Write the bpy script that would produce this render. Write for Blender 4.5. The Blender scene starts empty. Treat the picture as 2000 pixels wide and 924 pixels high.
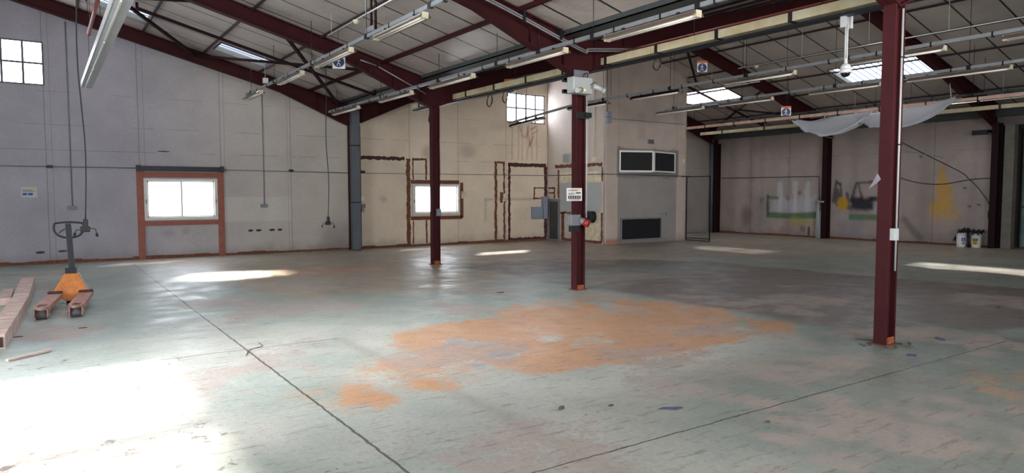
import bpy, math, random
import numpy as np
from mathutils import Vector, Matrix
random.seed(7); RNG = np.random.default_rng(7)
S = bpy.context.scene; COL = S.collection
PI = math.pi

# ------------------------------------------------------------------ colours and materials
def lin(r, g, b):
    f = lambda c: (c/255/12.92) if c/255 <= .04045 else ((c/255+.055)/1.055)**2.4
    return (f(r), f(g), f(b), 1)

def newmat(name):
    m = bpy.data.materials.new(name); m.use_nodes = True
    nt = m.node_tree; b = nt.nodes['Principled BSDF']
    return m, nt, b

def mnode(nt, op, a, b=None, c=None, clamp=False):
    n = nt.nodes.new('ShaderNodeMath'); n.operation = op; n.use_clamp = clamp
    for i, v in enumerate((a, b, c)):
        if v is None: continue
        if isinstance(v, (int, float)): n.inputs[i].default_value = v
        else: nt.links.new(v, n.inputs[i])
    return n.outputs[0]

def noise(nt, vec, scale, detail=3, rough=.55):
    n = nt.nodes.new('ShaderNodeTexNoise'); n.inputs['Scale'].default_value = scale
    n.inputs['Detail'].default_value = detail; n.inputs['Roughness'].default_value = rough
    if vec is not None: nt.links.new(vec, n.inputs['Vector'])
    return n.outputs['Fac']

def mapr(nt, v, a, b, c=0., d=1.):
    n = nt.nodes.new('ShaderNodeMapRange'); n.clamp = True
    nt.links.new(v, n.inputs[0])
    for i, x in enumerate((a, b, c, d)): n.inputs[i+1].default_value = x
    return n.outputs[0]

def mix(nt, fac, a, b, mode='MIX'):
    n = nt.nodes.new('ShaderNodeMix'); n.data_type = 'RGBA'; n.blend_type = mode
    if isinstance(fac, (int, float)): n.inputs[0].default_value = fac
    else: nt.links.new(fac, n.inputs[0])
    for i, v in ((6, a), (7, b)):
        if isinstance(v, tuple): n.inputs[i].default_value = v
        else: nt.links.new(v, n.inputs[i])
    return n.outputs[2]

def objco(nt):
    return nt.nodes.new('ShaderNodeTexCoord').outputs['Object']

def bump(nt, bs, h, strength=.3, dist=.01):
    n = nt.nodes.new('ShaderNodeBump'); n.inputs['Strength'].default_value = strength
    n.inputs['Distance'].default_value = dist
    nt.links.new(h, n.inputs['Height']); nt.links.new(n.outputs[0], bs.inputs['Normal'])

def plain(name, rgb, rough=.55, metal=0., var=.18, scale=9., rgb2=None, spec=.5):
    m, nt, b = newmat(name); co = objco(nt)
    n = mapr(nt, noise(nt, co, scale, 4, .6), .35, .7)
    c = lin(*rgb)
    c2 = lin(*rgb2) if rgb2 else tuple([x*(1-var) for x in c[:3]]+[1])
    nt.links.new(mix(nt, n, c, c2), b.inputs['Base Color'])
    b.inputs['Roughness'].default_value = rough; b.inputs['Metallic'].default_value = metal
    b.inputs['Specular IOR Level'].default_value = spec
    return m

def emis(name, rgb, strength):
    m, nt, b = newmat(name)
    nt.nodes.remove(b); e = nt.nodes.new('ShaderNodeEmission')
    e.inputs[0].default_value = lin(*rgb); e.inputs[1].default_value = strength
    nt.links.new(e.outputs[0], nt.nodes['Material Output'].inputs[0])
    return m

M = {}
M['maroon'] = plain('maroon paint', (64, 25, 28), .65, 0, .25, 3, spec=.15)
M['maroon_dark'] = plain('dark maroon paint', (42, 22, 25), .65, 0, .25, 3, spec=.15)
M['purlin'] = plain('purlin steel', (56, 40, 43), .6, 0, .3, 4)
M['rustbase'] = plain('rusted base plate', (170, 92, 45), .85, 0, .4, 25, (90, 48, 30))
M['galv'] = plain('galvanised steel', (168, 172, 176), .42, .55, .2, 8)
M['gutter'] = plain('grey gutter steel', (74, 80, 80), .6, .1, .25, 3)
M['bluegrey'] = plain('blue grey drain cover', (88, 93, 100), .55, 0, .2, 3)
M['cream'] = plain('cream enamel', (222, 214, 190), .45, 0, .15, 6, (190, 176, 140))
M['creamtray'] = plain('cream cable duct', (214, 204, 176), .5, 0, .2, 3, (184, 166, 120))
M['whitepl'] = plain('white plastic', (226, 226, 224), .4, 0, .08, 5)
M['greypl'] = plain('grey plastic', (120, 122, 128), .5, 0, .15, 10)
M['ltgrey'] = plain('light grey enamel', (172, 176, 176), .5, 0, .1, 2)
M['cabgrey'] = plain('grey cabinet enamel', (134, 142, 156), .5, 0, .1, 4)
M['black'] = plain('black rubber', (26, 26, 28), .55, 0, .3, 10)
M['darkmesh'] = plain('dark louvre', (36, 38, 42), .6, 0, .3, 30)
M['ductblack'] = plain('dark duct mouth', (22, 22, 24), .8, 0, .3, 8)
M['cement'] = plain('grey cement', (120, 118, 116), .95, 0, .2, 12)
M['tube'] = plain('unlit fluorescent tube', (244, 240, 228), .25, 0, .04, 3)
M['reflector'] = plain('dusty reflector', (118, 102, 94), .5, 0, .25, 6)
M['rust'] = plain('rust', (126, 78, 56), .9, 0, .5, 18, (78, 46, 36))
M['darkrust'] = plain('dark rust', (80, 46, 42), .9, 0, .5, 18, (54, 34, 34))
M['terracotta'] = plain('terracotta painted timber', (150, 88, 72), .7, 0, .25, 12)
M['orange'] = plain('chipped orange enamel', (200, 122, 52), .5, 0, .2, 14, (168, 92, 34))
M['forkrust'] = plain('worn fork steel', (196, 152, 138), .6, .1, .4, 20, (140, 98, 88))
M['darksteel'] = plain('dark steel', (30, 34, 42), .45, .3, .25, 10)
M['wheel'] = plain('grey roller', (104, 96, 98), .6, 0, .3, 20)
M['wood'] = plain('raw timber', (216, 192, 182), .8, 0, .25, 7, (184, 156, 146))
M['woodend'] = plain('dark hollow timber', (62, 46, 46), .9, 0, .4, 14)
M['redpl'] = plain('red plastic', (150, 38, 36), .4, 0, .1, 5)
M['redpipe'] = plain('red pipe', (150, 70, 66), .5, 0, .2, 5)
M['pinkrail'] = plain('pinkish white channel', (226, 196, 180), .5, 0, .15, 3, (196, 150, 128))
M['green_metal'] = plain('green corrugated metal', (118, 144, 142), .55, .1, .3, 3, (88, 112, 112))
M['concrete'] = plain('grey concrete', (128, 122, 112), .95, 0, .25, 5)
M['yellow'] = plain('yellow label', (214, 180, 40), .6)
M['blue'] = plain('blue sign print', (24, 52, 104), .5)
M['orangeprint'] = plain('orange sign print', (216, 108, 66), .5)
M['ink'] = plain('dark print', (50, 44, 48), .6)
M['inkblue'] = plain('blue print', (36, 62, 132), .6)
M['bag'] = plain('black bin liner', (34, 32, 38), .35, 0, .3, 12)
M['lamp_shaded'] = plain('shaded brown enamel', (118, 98, 92), .6, 0, .2, 5)
M['led'] = emis('yellow led', (255, 200, 40), 2.5)
M['debris'] = plain('grey brown debris', (96, 84, 78), .9, 0, .4, 20)
M['scrapblue'] = plain('blue grey tape scrap', (96, 98, 122), .7, 0, .2, 20)
M['lens'] = plain('black dome lens', (16, 16, 20), .12)
M['winframe'] = plain('white window frame', (206, 202, 196), .45, 0, .08, 4)

def glow(name, strength, rgb=(236, 242, 255), trans=.0):
    m, nt, b = newmat(name); nt.nodes.remove(b)
    e = nt.nodes.new('ShaderNodeEmission'); e.inputs[0].default_value = lin(*rgb); e.inputs[1].default_value = strength
    g = nt.nodes.new('ShaderNodeBsdfGlossy'); g.inputs['Roughness'].default_value = .1
    t = nt.nodes.new('ShaderNodeBsdfTransparent')
    a = nt.nodes.new('ShaderNodeAddShader'); x = nt.nodes.new('ShaderNodeMixShader'); y = nt.nodes.new('ShaderNodeMixShader')
    x.inputs[0].default_value = .06
    nt.links.new(e.outputs[0], x.inputs[1]); nt.links.new(g.outputs[0], x.inputs[2])
    y.inputs[0].default_value = trans
    nt.links.new(x.outputs[0], y.inputs[1]); nt.links.new(t.outputs[0], y.inputs[2])
    nt.links.new(y.outputs[0], nt.nodes['Material Output'].inputs[0])
    return m
M['pane_high'] = glow('dusty daylit pane', 13.0, (236, 240, 255), .6)
M['pane_low'] = glow('daylit pane', 7.0, (240, 246, 255), .3)

def sheetmat(name, strength, trans):
    # translucent corrugated roof sheet: glows with the sky, darker stripes follow the corrugation
    m, nt, b = newmat(name); nt.nodes.remove(b); co = objco(nt)
    sp = nt.nodes.new('ShaderNodeSeparateXYZ'); nt.links.new(co, sp.inputs[0])
    w = mnode(nt, 'SINE', mnode(nt, 'MULTIPLY', sp.outputs[1], 2*PI/.19))
    f = mapr(nt, w, .1, .75)
    nn = mapr(nt, noise(nt, co, 6, 3), .3, .75)
    c = mix(nt, f, lin(246, 250, 255), lin(70, 78, 96))
    c = mix(nt, mnode(nt, 'MULTIPLY', mnode(nt, 'MULTIPLY', nn, .3), mnode(nt, 'SUBTRACT', 1., f)), c, lin(176, 182, 190))
    e = nt.nodes.new('ShaderNodeEmission'); nt.links.new(c, e.inputs[0]); e.inputs[1].default_value = strength
    t = nt.nodes.new('ShaderNodeBsdfTransparent'); y = nt.nodes.new('ShaderNodeMixShader'); nt.links.new(mnode(nt, 'MULTIPLY', mnode(nt, 'SUBTRACT', 1., f), trans), y.inputs[0])
    nt.links.new(e.outputs[0], y.inputs[1]); nt.links.new(t.outputs[0], y.inputs[2])
    nt.links.new(y.outputs[0], nt.nodes['Material Output'].inputs[0])
    return m
M['sheet_right'] = sheetmat('corrugated rooflight', 5.0, .6)
M['sheet_corner'] = sheetmat('corrugated rooflight corner', 5.0, .25)
M['sheet_left'] = sheetmat('corrugated rooflight far', 3.0, 0)
M['sheet_clear'] = sheetmat('clear rooflight', 3.0, .95)

def ceilingmat():
    m, nt, b = newmat('foil faced roof insulation'); co = objco(nt)
    sp = nt.nodes.new('ShaderNodeSeparateXYZ'); nt.links.new(co, sp.inputs[0])
    fy = mnode(nt, 'FRACT', mnode(nt, 'ADD', mnode(nt, 'MULTIPLY', sp.outputs[1], 1/.885), 20.48))
    line = mnode(nt, 'LESS_THAN', fy, .05)
    n1 = mapr(nt, noise(nt, co, 1.1, 4), .3, .75)
    c = mix(nt, n1, lin(196, 186, 178), lin(168, 160, 154))
    c = mix(nt, line, c, lin(28, 25, 27))
    nt.links.new(c, b.inputs['Base Color'])
    b.inputs['Roughness'].default_value = .42; b.inputs['Specular IOR Level'].default_value = .6
    h = mnode(nt, 'ADD', noise(nt, co, 7, 3), mnode(nt, 'MULTIPLY', noise(nt, co, 1.6, 2), 2.))
    bump(nt, b, h, .35, .03)
    return m
M['ceiling'] = ceilingmat()

def attrmat(name, rough, seams=None, axis=0, hs=(), fine=26., amount=.12, spec=.3, bstr=.25):
    """painted board: colour attribute 'Col' + noise + thin board seams at fixed places"""
    m, nt, b = newmat(name); co = objco(nt)
    a = nt.nodes.new('ShaderNodeAttribute'); a.attribute_name = 'Col'
    n = mapr(nt, noise(nt, co, fine, 5, .7), .3, .7, 1-amount, 1+amount*.4)
    n2 = mapr(nt, noise(nt, co, 1.3, 4, .6), .3, .7, 1-amount, 1+amount*.3)
    v = nt.nodes.new('ShaderNodeVectorMath'); v.operation = 'SCALE'
    nt.links.new(a.outputs['Color'], v.inputs[0]); nt.links.new(mnode(nt, 'MULTIPLY', n, n2), v.inputs['Scale'])
    c = v.outputs[0]
    sp = nt.nodes.new('ShaderNodeSeparateXYZ'); nt.links.new(co, sp.inputs[0])
    wob = mnode(nt, 'MULTIPLY', mnode(nt, 'SUBTRACT', noise(nt, co, 3, 2), .5), .02)
    tot = None
    for s, w in (seams or ()):
        d = mnode(nt, 'ABSOLUTE', mnode(nt, 'SUBTRACT', mnode(nt, 'ADD', sp.outputs[axis], wob), s))
        l = mnode(nt, 'LESS_THAN', d, w); tot = l if tot is None else mnode(nt, 'MAXIMUM', tot, l)
    for s, w in hs:
        d = mnode(nt, 'ABSOLUTE', mnode(nt, 'SUBTRACT', mnode(nt, 'ADD', sp.outputs[2], wob), s))
        l = mnode(nt, 'LESS_THAN', d, w)
        l = mnode(nt, 'MULTIPLY', l, mnode(nt, 'GREATER_THAN', noise(nt, co, 1.2, 2), .5))
        tot = l if tot is None else mnode(nt, 'MAXIMUM', tot, l)
    if tot is not None:
        c = mix(nt, mnode(nt, 'MULTIPLY', tot, .45), c, lin(92, 84, 82))
    nt.links.new(c, b.inputs['Base Color'])
    b.inputs['Roughness'].default_value = rough; b.inputs['Specular IOR Level'].default_value = spec
    bump(nt, b, noise(nt, co, 45, 4, .7), bstr, .006)
    return m

def floormat():
    m, nt, b = newmat('worn painted concrete floor'); co = objco(nt)
    a = nt.nodes.new('ShaderNodeAttribute'); a.attribute_name = 'Col'
    k = nt.nodes.new('ShaderNodeAttribute'); k.attribute_name = 'Org'
    sx = nt.nodes.new('ShaderNodeSeparateColor'); nt.links.new(k.outputs['Color'], sx.inputs[0])
    n3 = noise(nt, co, 3.2, 6, .68)
    n20 = noise(nt, co, 22, 5, .7)
    br = mnode(nt, 'ADD', mnode(nt, 'MULTIPLY', mapr(nt, n3, .28, .72), .45), mnode(nt, 'MULTIPLY', mapr(nt, n20, .25, .75), .35))
    vs = nt.nodes.new('ShaderNodeVectorMath'); vs.operation = 'SCALE'
    nt.links.new(a.outputs['Color'], vs.inputs[0])
    nt.links.new(mnode(nt, 'MULTIPLY', mapr(nt, n20, .3, .7, .86, 1.06), mapr(nt, noise(nt, co, .9, 5, .6), .3, .7, .86, 1.06)), vs.inputs['Scale'])
    c = vs.outputs[0]
    # orange paint remains: red channel = how much of it is left
    om = mapr(nt, mnode(nt, 'SUBTRACT', mnode(nt, 'MULTIPLY', sx.outputs[0], 1.15), br), -.09, .09)
    oc = mix(nt, mapr(nt, n3, .35, .65), lin(206, 144, 92), lin(190, 140, 104))
    c = mix(nt, mnode(nt, 'MULTIPLY', om, .78), c, oc)
    # bare brown concrete: green channel
    bm = mapr(nt, mnode(nt, 'SUBTRACT', mnode(nt, 'MULTIPLY', sx.outputs[1], 1.15), br), -.05, .12)
    c = mix(nt, mnode(nt, 'MULTIPLY', bm, .8), c, mix(nt, n20, lin(158, 144, 138), lin(182, 166, 156)))
    # peeled flakes: blue channel, sharp
    pn = noise(nt, co, 5.5, 7, .72)
    pm = mnode(nt, 'GREATER_THAN', mnode(nt, 'ADD', mnode(nt, 'MULTIPLY', sx.outputs[2], .24), pn), .80)
    c = mix(nt, mnode(nt, 'MULTIPLY', pm, .85), c, lin(96, 84, 82))
    # short dark scratches, stretched along the hall, and gritty flecks
    mp = nt.nodes.new('ShaderNodeMapping'); mp.inputs['Scale'].default_value = (1.2, 9, 1); mp.inputs['Rotation'].default_value = (0, 0, .5); nt.links.new(co, mp.inputs[0])
    st = mnode(nt, 'GREATER_THAN', noise(nt, mp.outputs[0], 2.2, 6, .7), .595)
    c = mix(nt, mnode(nt, 'MULTIPLY', st, .45), c, lin(104, 94, 86))
    fk = mnode(nt, 'GREATER_THAN', noise(nt, co, 13, 6, .75), .595)
    c = mix(nt, mnode(nt, 'MULTIPLY', fk, .35), c, lin(112, 100, 92))
    # specks
    vr = nt.nodes.new('ShaderNodeTexVoronoi'); vr.inputs['Scale'].default_value = 2.6; nt.links.new(co, vr.inputs['Vector'])
    vm = mnode(nt, 'LESS_THAN', vr.outputs['Distance'], .03)
    c = mix(nt, mnode(nt, 'MULTIPLY', vm, .8), c, lin(58, 52, 52))
    # saw-cut joints
    sp = nt.nodes.new('ShaderNodeSeparateXYZ'); nt.links.new(co, sp.inputs[0])
    wob = mnode(nt, 'MULTIPLY', mnode(nt, 'SUBTRACT', noise(nt, co, 9, 3), .5), .035)
    tot = None
    for ax, s, w, lo, hi in ((0, 1.69, .010, -9, 18.0), (1, 3.16, .007, 2.0, 8.6), (1, 7.4, .010, .9, 2.66), (1, 8.72, .006, 1.7, 3.2), (0, 7.62, .006, 8.9, 19)):
        d = mnode(nt, 'ABSOLUTE', mnode(nt, 'SUBTRACT', mnode(nt, 'ADD', sp.outputs[ax], wob), s))
        l = mnode(nt, 'LESS_THAN', d, w)
        o = sp.outputs[1-ax]
        l = mnode(nt, 'MULTIPLY', l, mnode(nt, 'MULTIPLY', mnode(nt, 'GREATER_THAN', o, lo), mnode(nt, 'LESS_THAN', o, hi)))
        tot = l if tot is None else mnode(nt, 'MAXIMUM', tot, l)
    c = mix(nt, mnode(nt, 'MULTIPLY', tot, .85), c, lin(58, 52, 44))
    nt.links.new(c, b.inputs['Base Color'])
    r = mapr(nt, noise(nt, co, 2.2, 5, .65), .35, .65, .32, .58)
    r = mnode(nt, 'ADD', r, mnode(nt, 'MULTIPLY', bm, .12))
    nt.links.new(r, b.inputs['Roughness']); b.inputs['Specular IOR Level'].default_value = .5
    h = mnode(nt, 'ADD', mnode(nt, 'MULTIPLY', n20, .6), noise(nt, co, 4, 4))
    bump(nt, b, h, .35, .012)
    return m
M['floor'] = floormat()

def clothmat():
    m, nt, b = newmat('thin white sheeting'); co = objco(nt)
    b.inputs['Base Color'].default_value = lin(244, 245, 248); b.inputs['Roughness'].default_value = .6
    t = nt.nodes.new('ShaderNodeBsdfTranslucent'); t.inputs[0].default_value = lin(244, 246, 250)
    x = nt.nodes.new('ShaderNodeMixShader'); x.inputs[0].default_value = .6
    nt.links.new(b.outputs[0], x.inputs[1]); nt.links.new(t.outputs[0], x.inputs[2])
    nt.links.new(x.outputs[0], nt.nodes['Material Output'].inputs[0])
    bump(nt, b, noise(nt, co, 5, 3), .3, .02)
    return m
M['cloth'] = clothmat()
def hazemat():
    m, nt, b = newmat('clear crumpled plastic'); b.inputs['Base Color'].default_value = lin(150, 142, 156); b.inputs['Roughness'].default_value = .45
    b.inputs['Alpha'].default_value = .55; return m
M['haze'] = hazemat()

# ------------------------------------------------------------------ object helpers
ORG = {}
def tag(o, label=None, cat=None, group=None, kind=None):
    if label: o['label'] = label
    if cat: o['category'] = cat
    if group: o['group'] = group
    if kind: o['kind'] = kind
    return o

def thing(name, label, cat, loc=(0, 0, 0), rotz=0, group=None):
    o = bpy.data.objects.new(name, None); COL.objects.link(o); o.empty_display_size = .1
    o.location = loc; o.rotation_euler = (0, 0, rotz); ORG[o.name] = Vector(loc)
    return tag(o, label, cat, group)

class MB:
    def __init__(s): s.v = []; s.f = []; s.smooth = []
    def add(s, vs, fs, sm=False):
        k = len(s.v); s.v += [tuple(v) for v in vs]; s.f += [tuple(i+k for i in f) for f in fs]; s.smooth += [sm]*len(fs); return s
    def box(s, x0, x1, y0, y1, z0, z1):
        if x0 > x1: x0, x1 = x1, x0
        if y0 > y1: y0, y1 = y1, y0
        if z0 > z1: z0, z1 = z1, z0
        vs = [(x, y, z) for x in (x0, x1) for y in (y0, y1) for z in (z0, z1)]
        return s.add(vs, [(0, 1, 3, 2), (4, 6, 7, 5), (0, 4, 5, 1), (2, 3, 7, 6), (0, 2, 6, 4), (1, 5, 7, 3)])
    def beam(s, p0, p1, w, h, up=(0, 0, 1)):
        p0, p1 = Vector(p0), Vector(p1); d = (p1-p0).normalized(); up = Vector(up)
        a = d.cross(up)
        if a.length < 1e-4: a = d.cross(Vector((1, 0, 0)))
        a.normalize(); b = a.cross(d).normalized()
        vs = []
        for p in (p0, p1):
            for i, j in ((-1, -1), (1, -1), (1, 1), (-1, 1)): vs.append(p+a*w/2*i+b*h/2*j)
        return s.add(vs, [(0, 1, 2, 3), (7, 6, 5, 4), (0, 4, 5, 1), (1, 5, 6, 2), (2, 6, 7, 3), (3, 7, 4, 0)])
    def tube(s, pts, r, n=8, closed=False):
        pts = [Vector(p) for p in pts]; rs = r if isinstance(r, (list, tuple)) else [r]*len(pts)
        prev = None; vs = []; N = len(pts)
        for i, p in enumerate(pts):
            if closed: d = (pts[(i+1) % N]-pts[i-1])
            else: d = (pts[min(i+1, N-1)]-pts[max(i-1, 0)])
            d.normalize()
            if prev is None:
                a = d.cross(Vector((0, 0, 1)))
                if a.length < .05: a = d.cross(Vector((1, 0, 0)))
            else: a = prev-d*prev.dot(d)
            a.normalize(); prev = a; b = d.cross(a)
            for k in range(n):
                t = 2*PI*k/n; vs.append(p+(a*math.cos(t)+b*math.sin(t))*rs[i])
        fs = []
        for i in range(N if closed else N-1):
            j = (i+1) % N
            for k in range(n):
                fs.append((i*n+k, i*n+(k+1) % n, j*n+(k+1) % n, j*n+k))
        s.add(vs, fs, True)
        if not closed:
            k0 = len(s.v)-len(vs)
            s.f += [tuple(k0+k for k in range(n))[::-1], tuple(k0+(N-1)*n+k for k in range(n))]; s.smooth += [False]*2
        return s
    def cyl(s, p0, p1, r, n=16, r1=None):
        return s.tube([p0, p1], [r, r1 if r1 is not None else r], n)
    def prism(s, poly, axis, a, b):
        """poly of 2-D points extruded along axis from a to b"""
        def P(u, v, w):
            return {0: (w, u, v), 1: (u, w, v), 2: (u, v, w)}[axis]
        n = len(poly); vs = [P(u, v, a) for u, v in poly]+[P(u, v, b) for u, v in poly]
        fs = [tuple(range(n)), tuple(range(2*n-1, n-1, -1))]+[(i, i+n, (i+1) % n+n, (i+1) % n) for i in range(n)]
        return s.add(vs, fs)
    def sphere(s, c, r, n=14, m=9, z0=-1., z1=1., sc=(1, 1, 1)):
        vs = []; fs = []
        for i in range(m+1):
            z = z0+(z1-z0)*i/m; ph = math.asin(max(-1, min(1, z)))
            for k in range(n):
                t = 2*PI*k/n; vs.append((c[0]+r*sc[0]*math.cos(ph)*math.cos(t), c[1]+r*sc[1]*math.cos(ph)*math.sin(t), c[2]+r*sc[2]*z))
        for i in range(m):
            for k in range(n): fs.append((i*n+k, i*n+(k+1) % n, (i+1)*n+(k+1) % n, (i+1)*n+k))
        fs.append(tuple(range(n))[::-1]); fs.append(tuple(m*n+k for k in range(n)))
        return s.add(vs, fs, True)
    def each(s, name, m, parent, nv=8, nf=6, local=False):
        """every box of the builder becomes a part of its own"""
        for k in range(len(s.v)//nv):
            q = MB(); q.v = s.v[k*nv:(k+1)*nv]; q.f = [tuple(i-k*nv for i in f) for f in s.f[k*nf:(k+1)*nf]]; q.smooth = [False]*nf
            q.build(name, m, parent, local)
    def build(s, name, m, parent=None, local=False, bevel=0, label=None):
        off = Vector((0, 0, 0))
        if parent is not None and not local: off = ORG[parent.name]
        me = bpy.data.meshes.new(name)
        me.from_pydata([tuple(Vector(v)-off) for v in s.v], [], s.f)
        me.polygons.foreach_set('use_smooth', s.smooth); me.update()
        me.materials.append(m if isinstance(m, bpy.types.Material) else M[m])
        import bmesh
        b = bmesh.new(); b.from_mesh(me); bmesh.ops.recalc_face_normals(b, faces=b.faces); b.to_mesh(me); b.free()
        o = bpy.data.objects.new(name, me); COL.objects.link(o)
        if parent is not None: o.parent = parent
        ORG[o.name] = off
        if bevel:
            bv = o.modifiers.new('bevel', 'BEVEL'); bv.width = bevel; bv.segments = 2; bv.limit_method = 'ANGLE'
        if label: o['label'] = label
        return o

def solo(mb, name, m, label, cat, group=None, bevel=0):
    """a thing that is a single mesh; its origin is put at its own base"""
    xs = [v[0] for v in mb.v]; ys = [v[1] for v in mb.v]; zs = [v[2] for v in mb.v]
    c = Vector(((min(xs)+max(xs))/2, (min(ys)+max(ys))/2, min(zs)))
    mb.v = [tuple(Vector(v)-c) for v in mb.v]
    o = mb.build(name, m, bevel=bevel); o.location = c; ORG[o.name] = c
    return tag(o, label, cat, group)

def copy_tree(o, parent=None):
    c = o.copy(); COL.objects.link(c)
    if parent is not None: c.parent = parent
    for ch in list(o.children): copy_tree(ch, c)
    return c

# value noise used to lay out paint wear
def vnoise(x, y, sc, seed=0):
    r = np.random.default_rng(seed).random((256, 256))
    X = x/sc; Y = y/sc; xi = np.floor(X).astype(int); yi = np.floor(Y).astype(int)
    fx = X-xi; fy = Y-yi; fx = fx*fx*(3-2*fx); fy = fy*fy*(3-2*fy)
    g = lambda a, b: r[a % 256, b % 256]
    return (g(xi, yi)*(1-fx)+g(xi+1, yi)*fx)*(1-fy)+(g(xi, yi+1)*(1-fx)+g(xi+1, yi+1)*fx)*fy
def fbm(x, y, sc, seed=0, o=4):
    t = 0; a = .5; s = 0
    for i in range(o): t = t+a*vnoise(x, y, sc/2**i, seed+i*13); s += a; a *= .55
    return t/s
def sstep(v, a, b):
    t = np.clip((v-a)/(b-a), 0, 1); return t*t*(3-2*t)
def pdist(x, y, poly):
    """signed distance to polygon, negative inside"""
    x = np.asarray(x); d = np.full(x.shape, 1e9); ins = np.zeros(x.shape, bool); n = len(poly)
    for i in range(n):
        x0, y0 = poly[i]; x1, y1 = poly[(i+1) % n]
        ex, ey = x1-x0, y1-y0; t = np.clip(((x-x0)*ex+(y-y0)*ey)/(ex*ex+ey*ey+1e-9), 0, 1)
        d = np.minimum(d, np.hypot(x-x0-t*ex, y-y0-t*ey))
        if y0 != y1: ins ^= ((y0 > y) != (y1 > y)) & (x < (x1-x0)*(y-y0)/(y1-y0)+x0)
    return np.where(ins, -d, d)
def sdist(x, y, a, b):
    ex, ey = b[0]-a[0], b[1]-a[1]; t = np.clip(((x-a[0])*ex+(y-a[1])*ey)/(ex*ex+ey*ey+1e-9), 0, 1)
    return np.hypot(x-a[0]-t*ex, y-a[1]-t*ey)

def brk(a, b, step, extra=()):
    pts = sorted(set([a, b]+[round(e, 4) for e in extra if a < e < b])); out = []
    for p, q in zip(pts[:-1], pts[1:]):
        n = max(1, int(round((q-p)/step))); out += [p+(q-p)*i/n for i in range(n)]
    return np.array(out+[b])

def gridsheet(name, m, U, V, to3, holes=(), colfn=None, keep=None, thick=0, attr2=None, flip=False):
    """a sheet of quads over U x V with rectangular holes, coloured per point by colfn(u, v)"""
    nu, nv = len(U), len(V); uu, vv = np.meshgrid(U, V, indexing='ij')
    P = to3(uu, vv).reshape(-1, 3)
    uc = (U[:-1]+U[1:])/2; vc = (V[:-1]+V[1:])/2; UC, VC = np.meshgrid(uc, vc, indexing='ij')
    ok = np.ones(UC.shape, bool)
    for (a, b, c, d) in holes: ok &= ~((UC > a) & (UC < b) & (VC > c) & (VC < d))
    if keep is not None: ok &= keep(UC, VC)
    I, J = np.nonzero(ok); a = I*nv+J
    q = np.stack([a, a+nv, a+nv+1, a+1], 1)
    if flip: q = q[:, ::-1]
    me = bpy.data.meshes.new(name); me.vertices.add(len(P)); me.vertices.foreach_set('co', P.astype('f').ravel())
    me.loops.add(q.size); me.loops.foreach_set('vertex_index', q.astype('i').ravel())
    me.polygons.add(len(q)); me.polygons.foreach_set('loop_start', (np.arange(len(q))*4).astype('i'))
    me.update(calc_edges=True)
    me.materials.append(M[m] if isinstance(m, str) else m)
    for an, fn in (('Col', colfn), ('Org', attr2)):
        if fn is None: continue
        c = fn(uu.ravel(), vv.ravel()); c = np.concatenate([c, np.ones((len(c), 1))], 1)
        at = me.color_attributes.new(an, 'FLOAT_COLOR', 'POINT'); at.data.foreach_set('color', c.astype('f').ravel())
    o = bpy.data.objects.new(name, me); COL.objects.link(o); ORG[o.name] = Vector((0, 0, 0))
    if thick:
        sm = o.modifiers.new('thickness', 'SOLIDIFY'); sm.thickness = abs(thick); sm.offset = -1 if thick > 0 else 1
    return o

# ------------------------------------------------------------------ measured layout of the hall
YB = 19.2                       # back gable wall
XV, XR = 7.35, 23.1             # valley line, right wall
RL, RR = -.5, 15.225            # ridges
XL, YF = -8.35, -4.2
ZV, SL = 4.12, .265
FRY = (19.0, 14.02, 8.95, 3.83, -1.3)
def zroof(x):
    x = np.asarray(x, float)
    return np.where(x < RL, ZV+SL*(RL-XL)-SL*(RL-x)*1., np.where(x < XV, ZV+SL*(XV-x), np.where(x < RR, ZV+SL*(x-XV), ZV+SL*(XR-x))))
def zr(x): return float(zroof(x))

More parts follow.
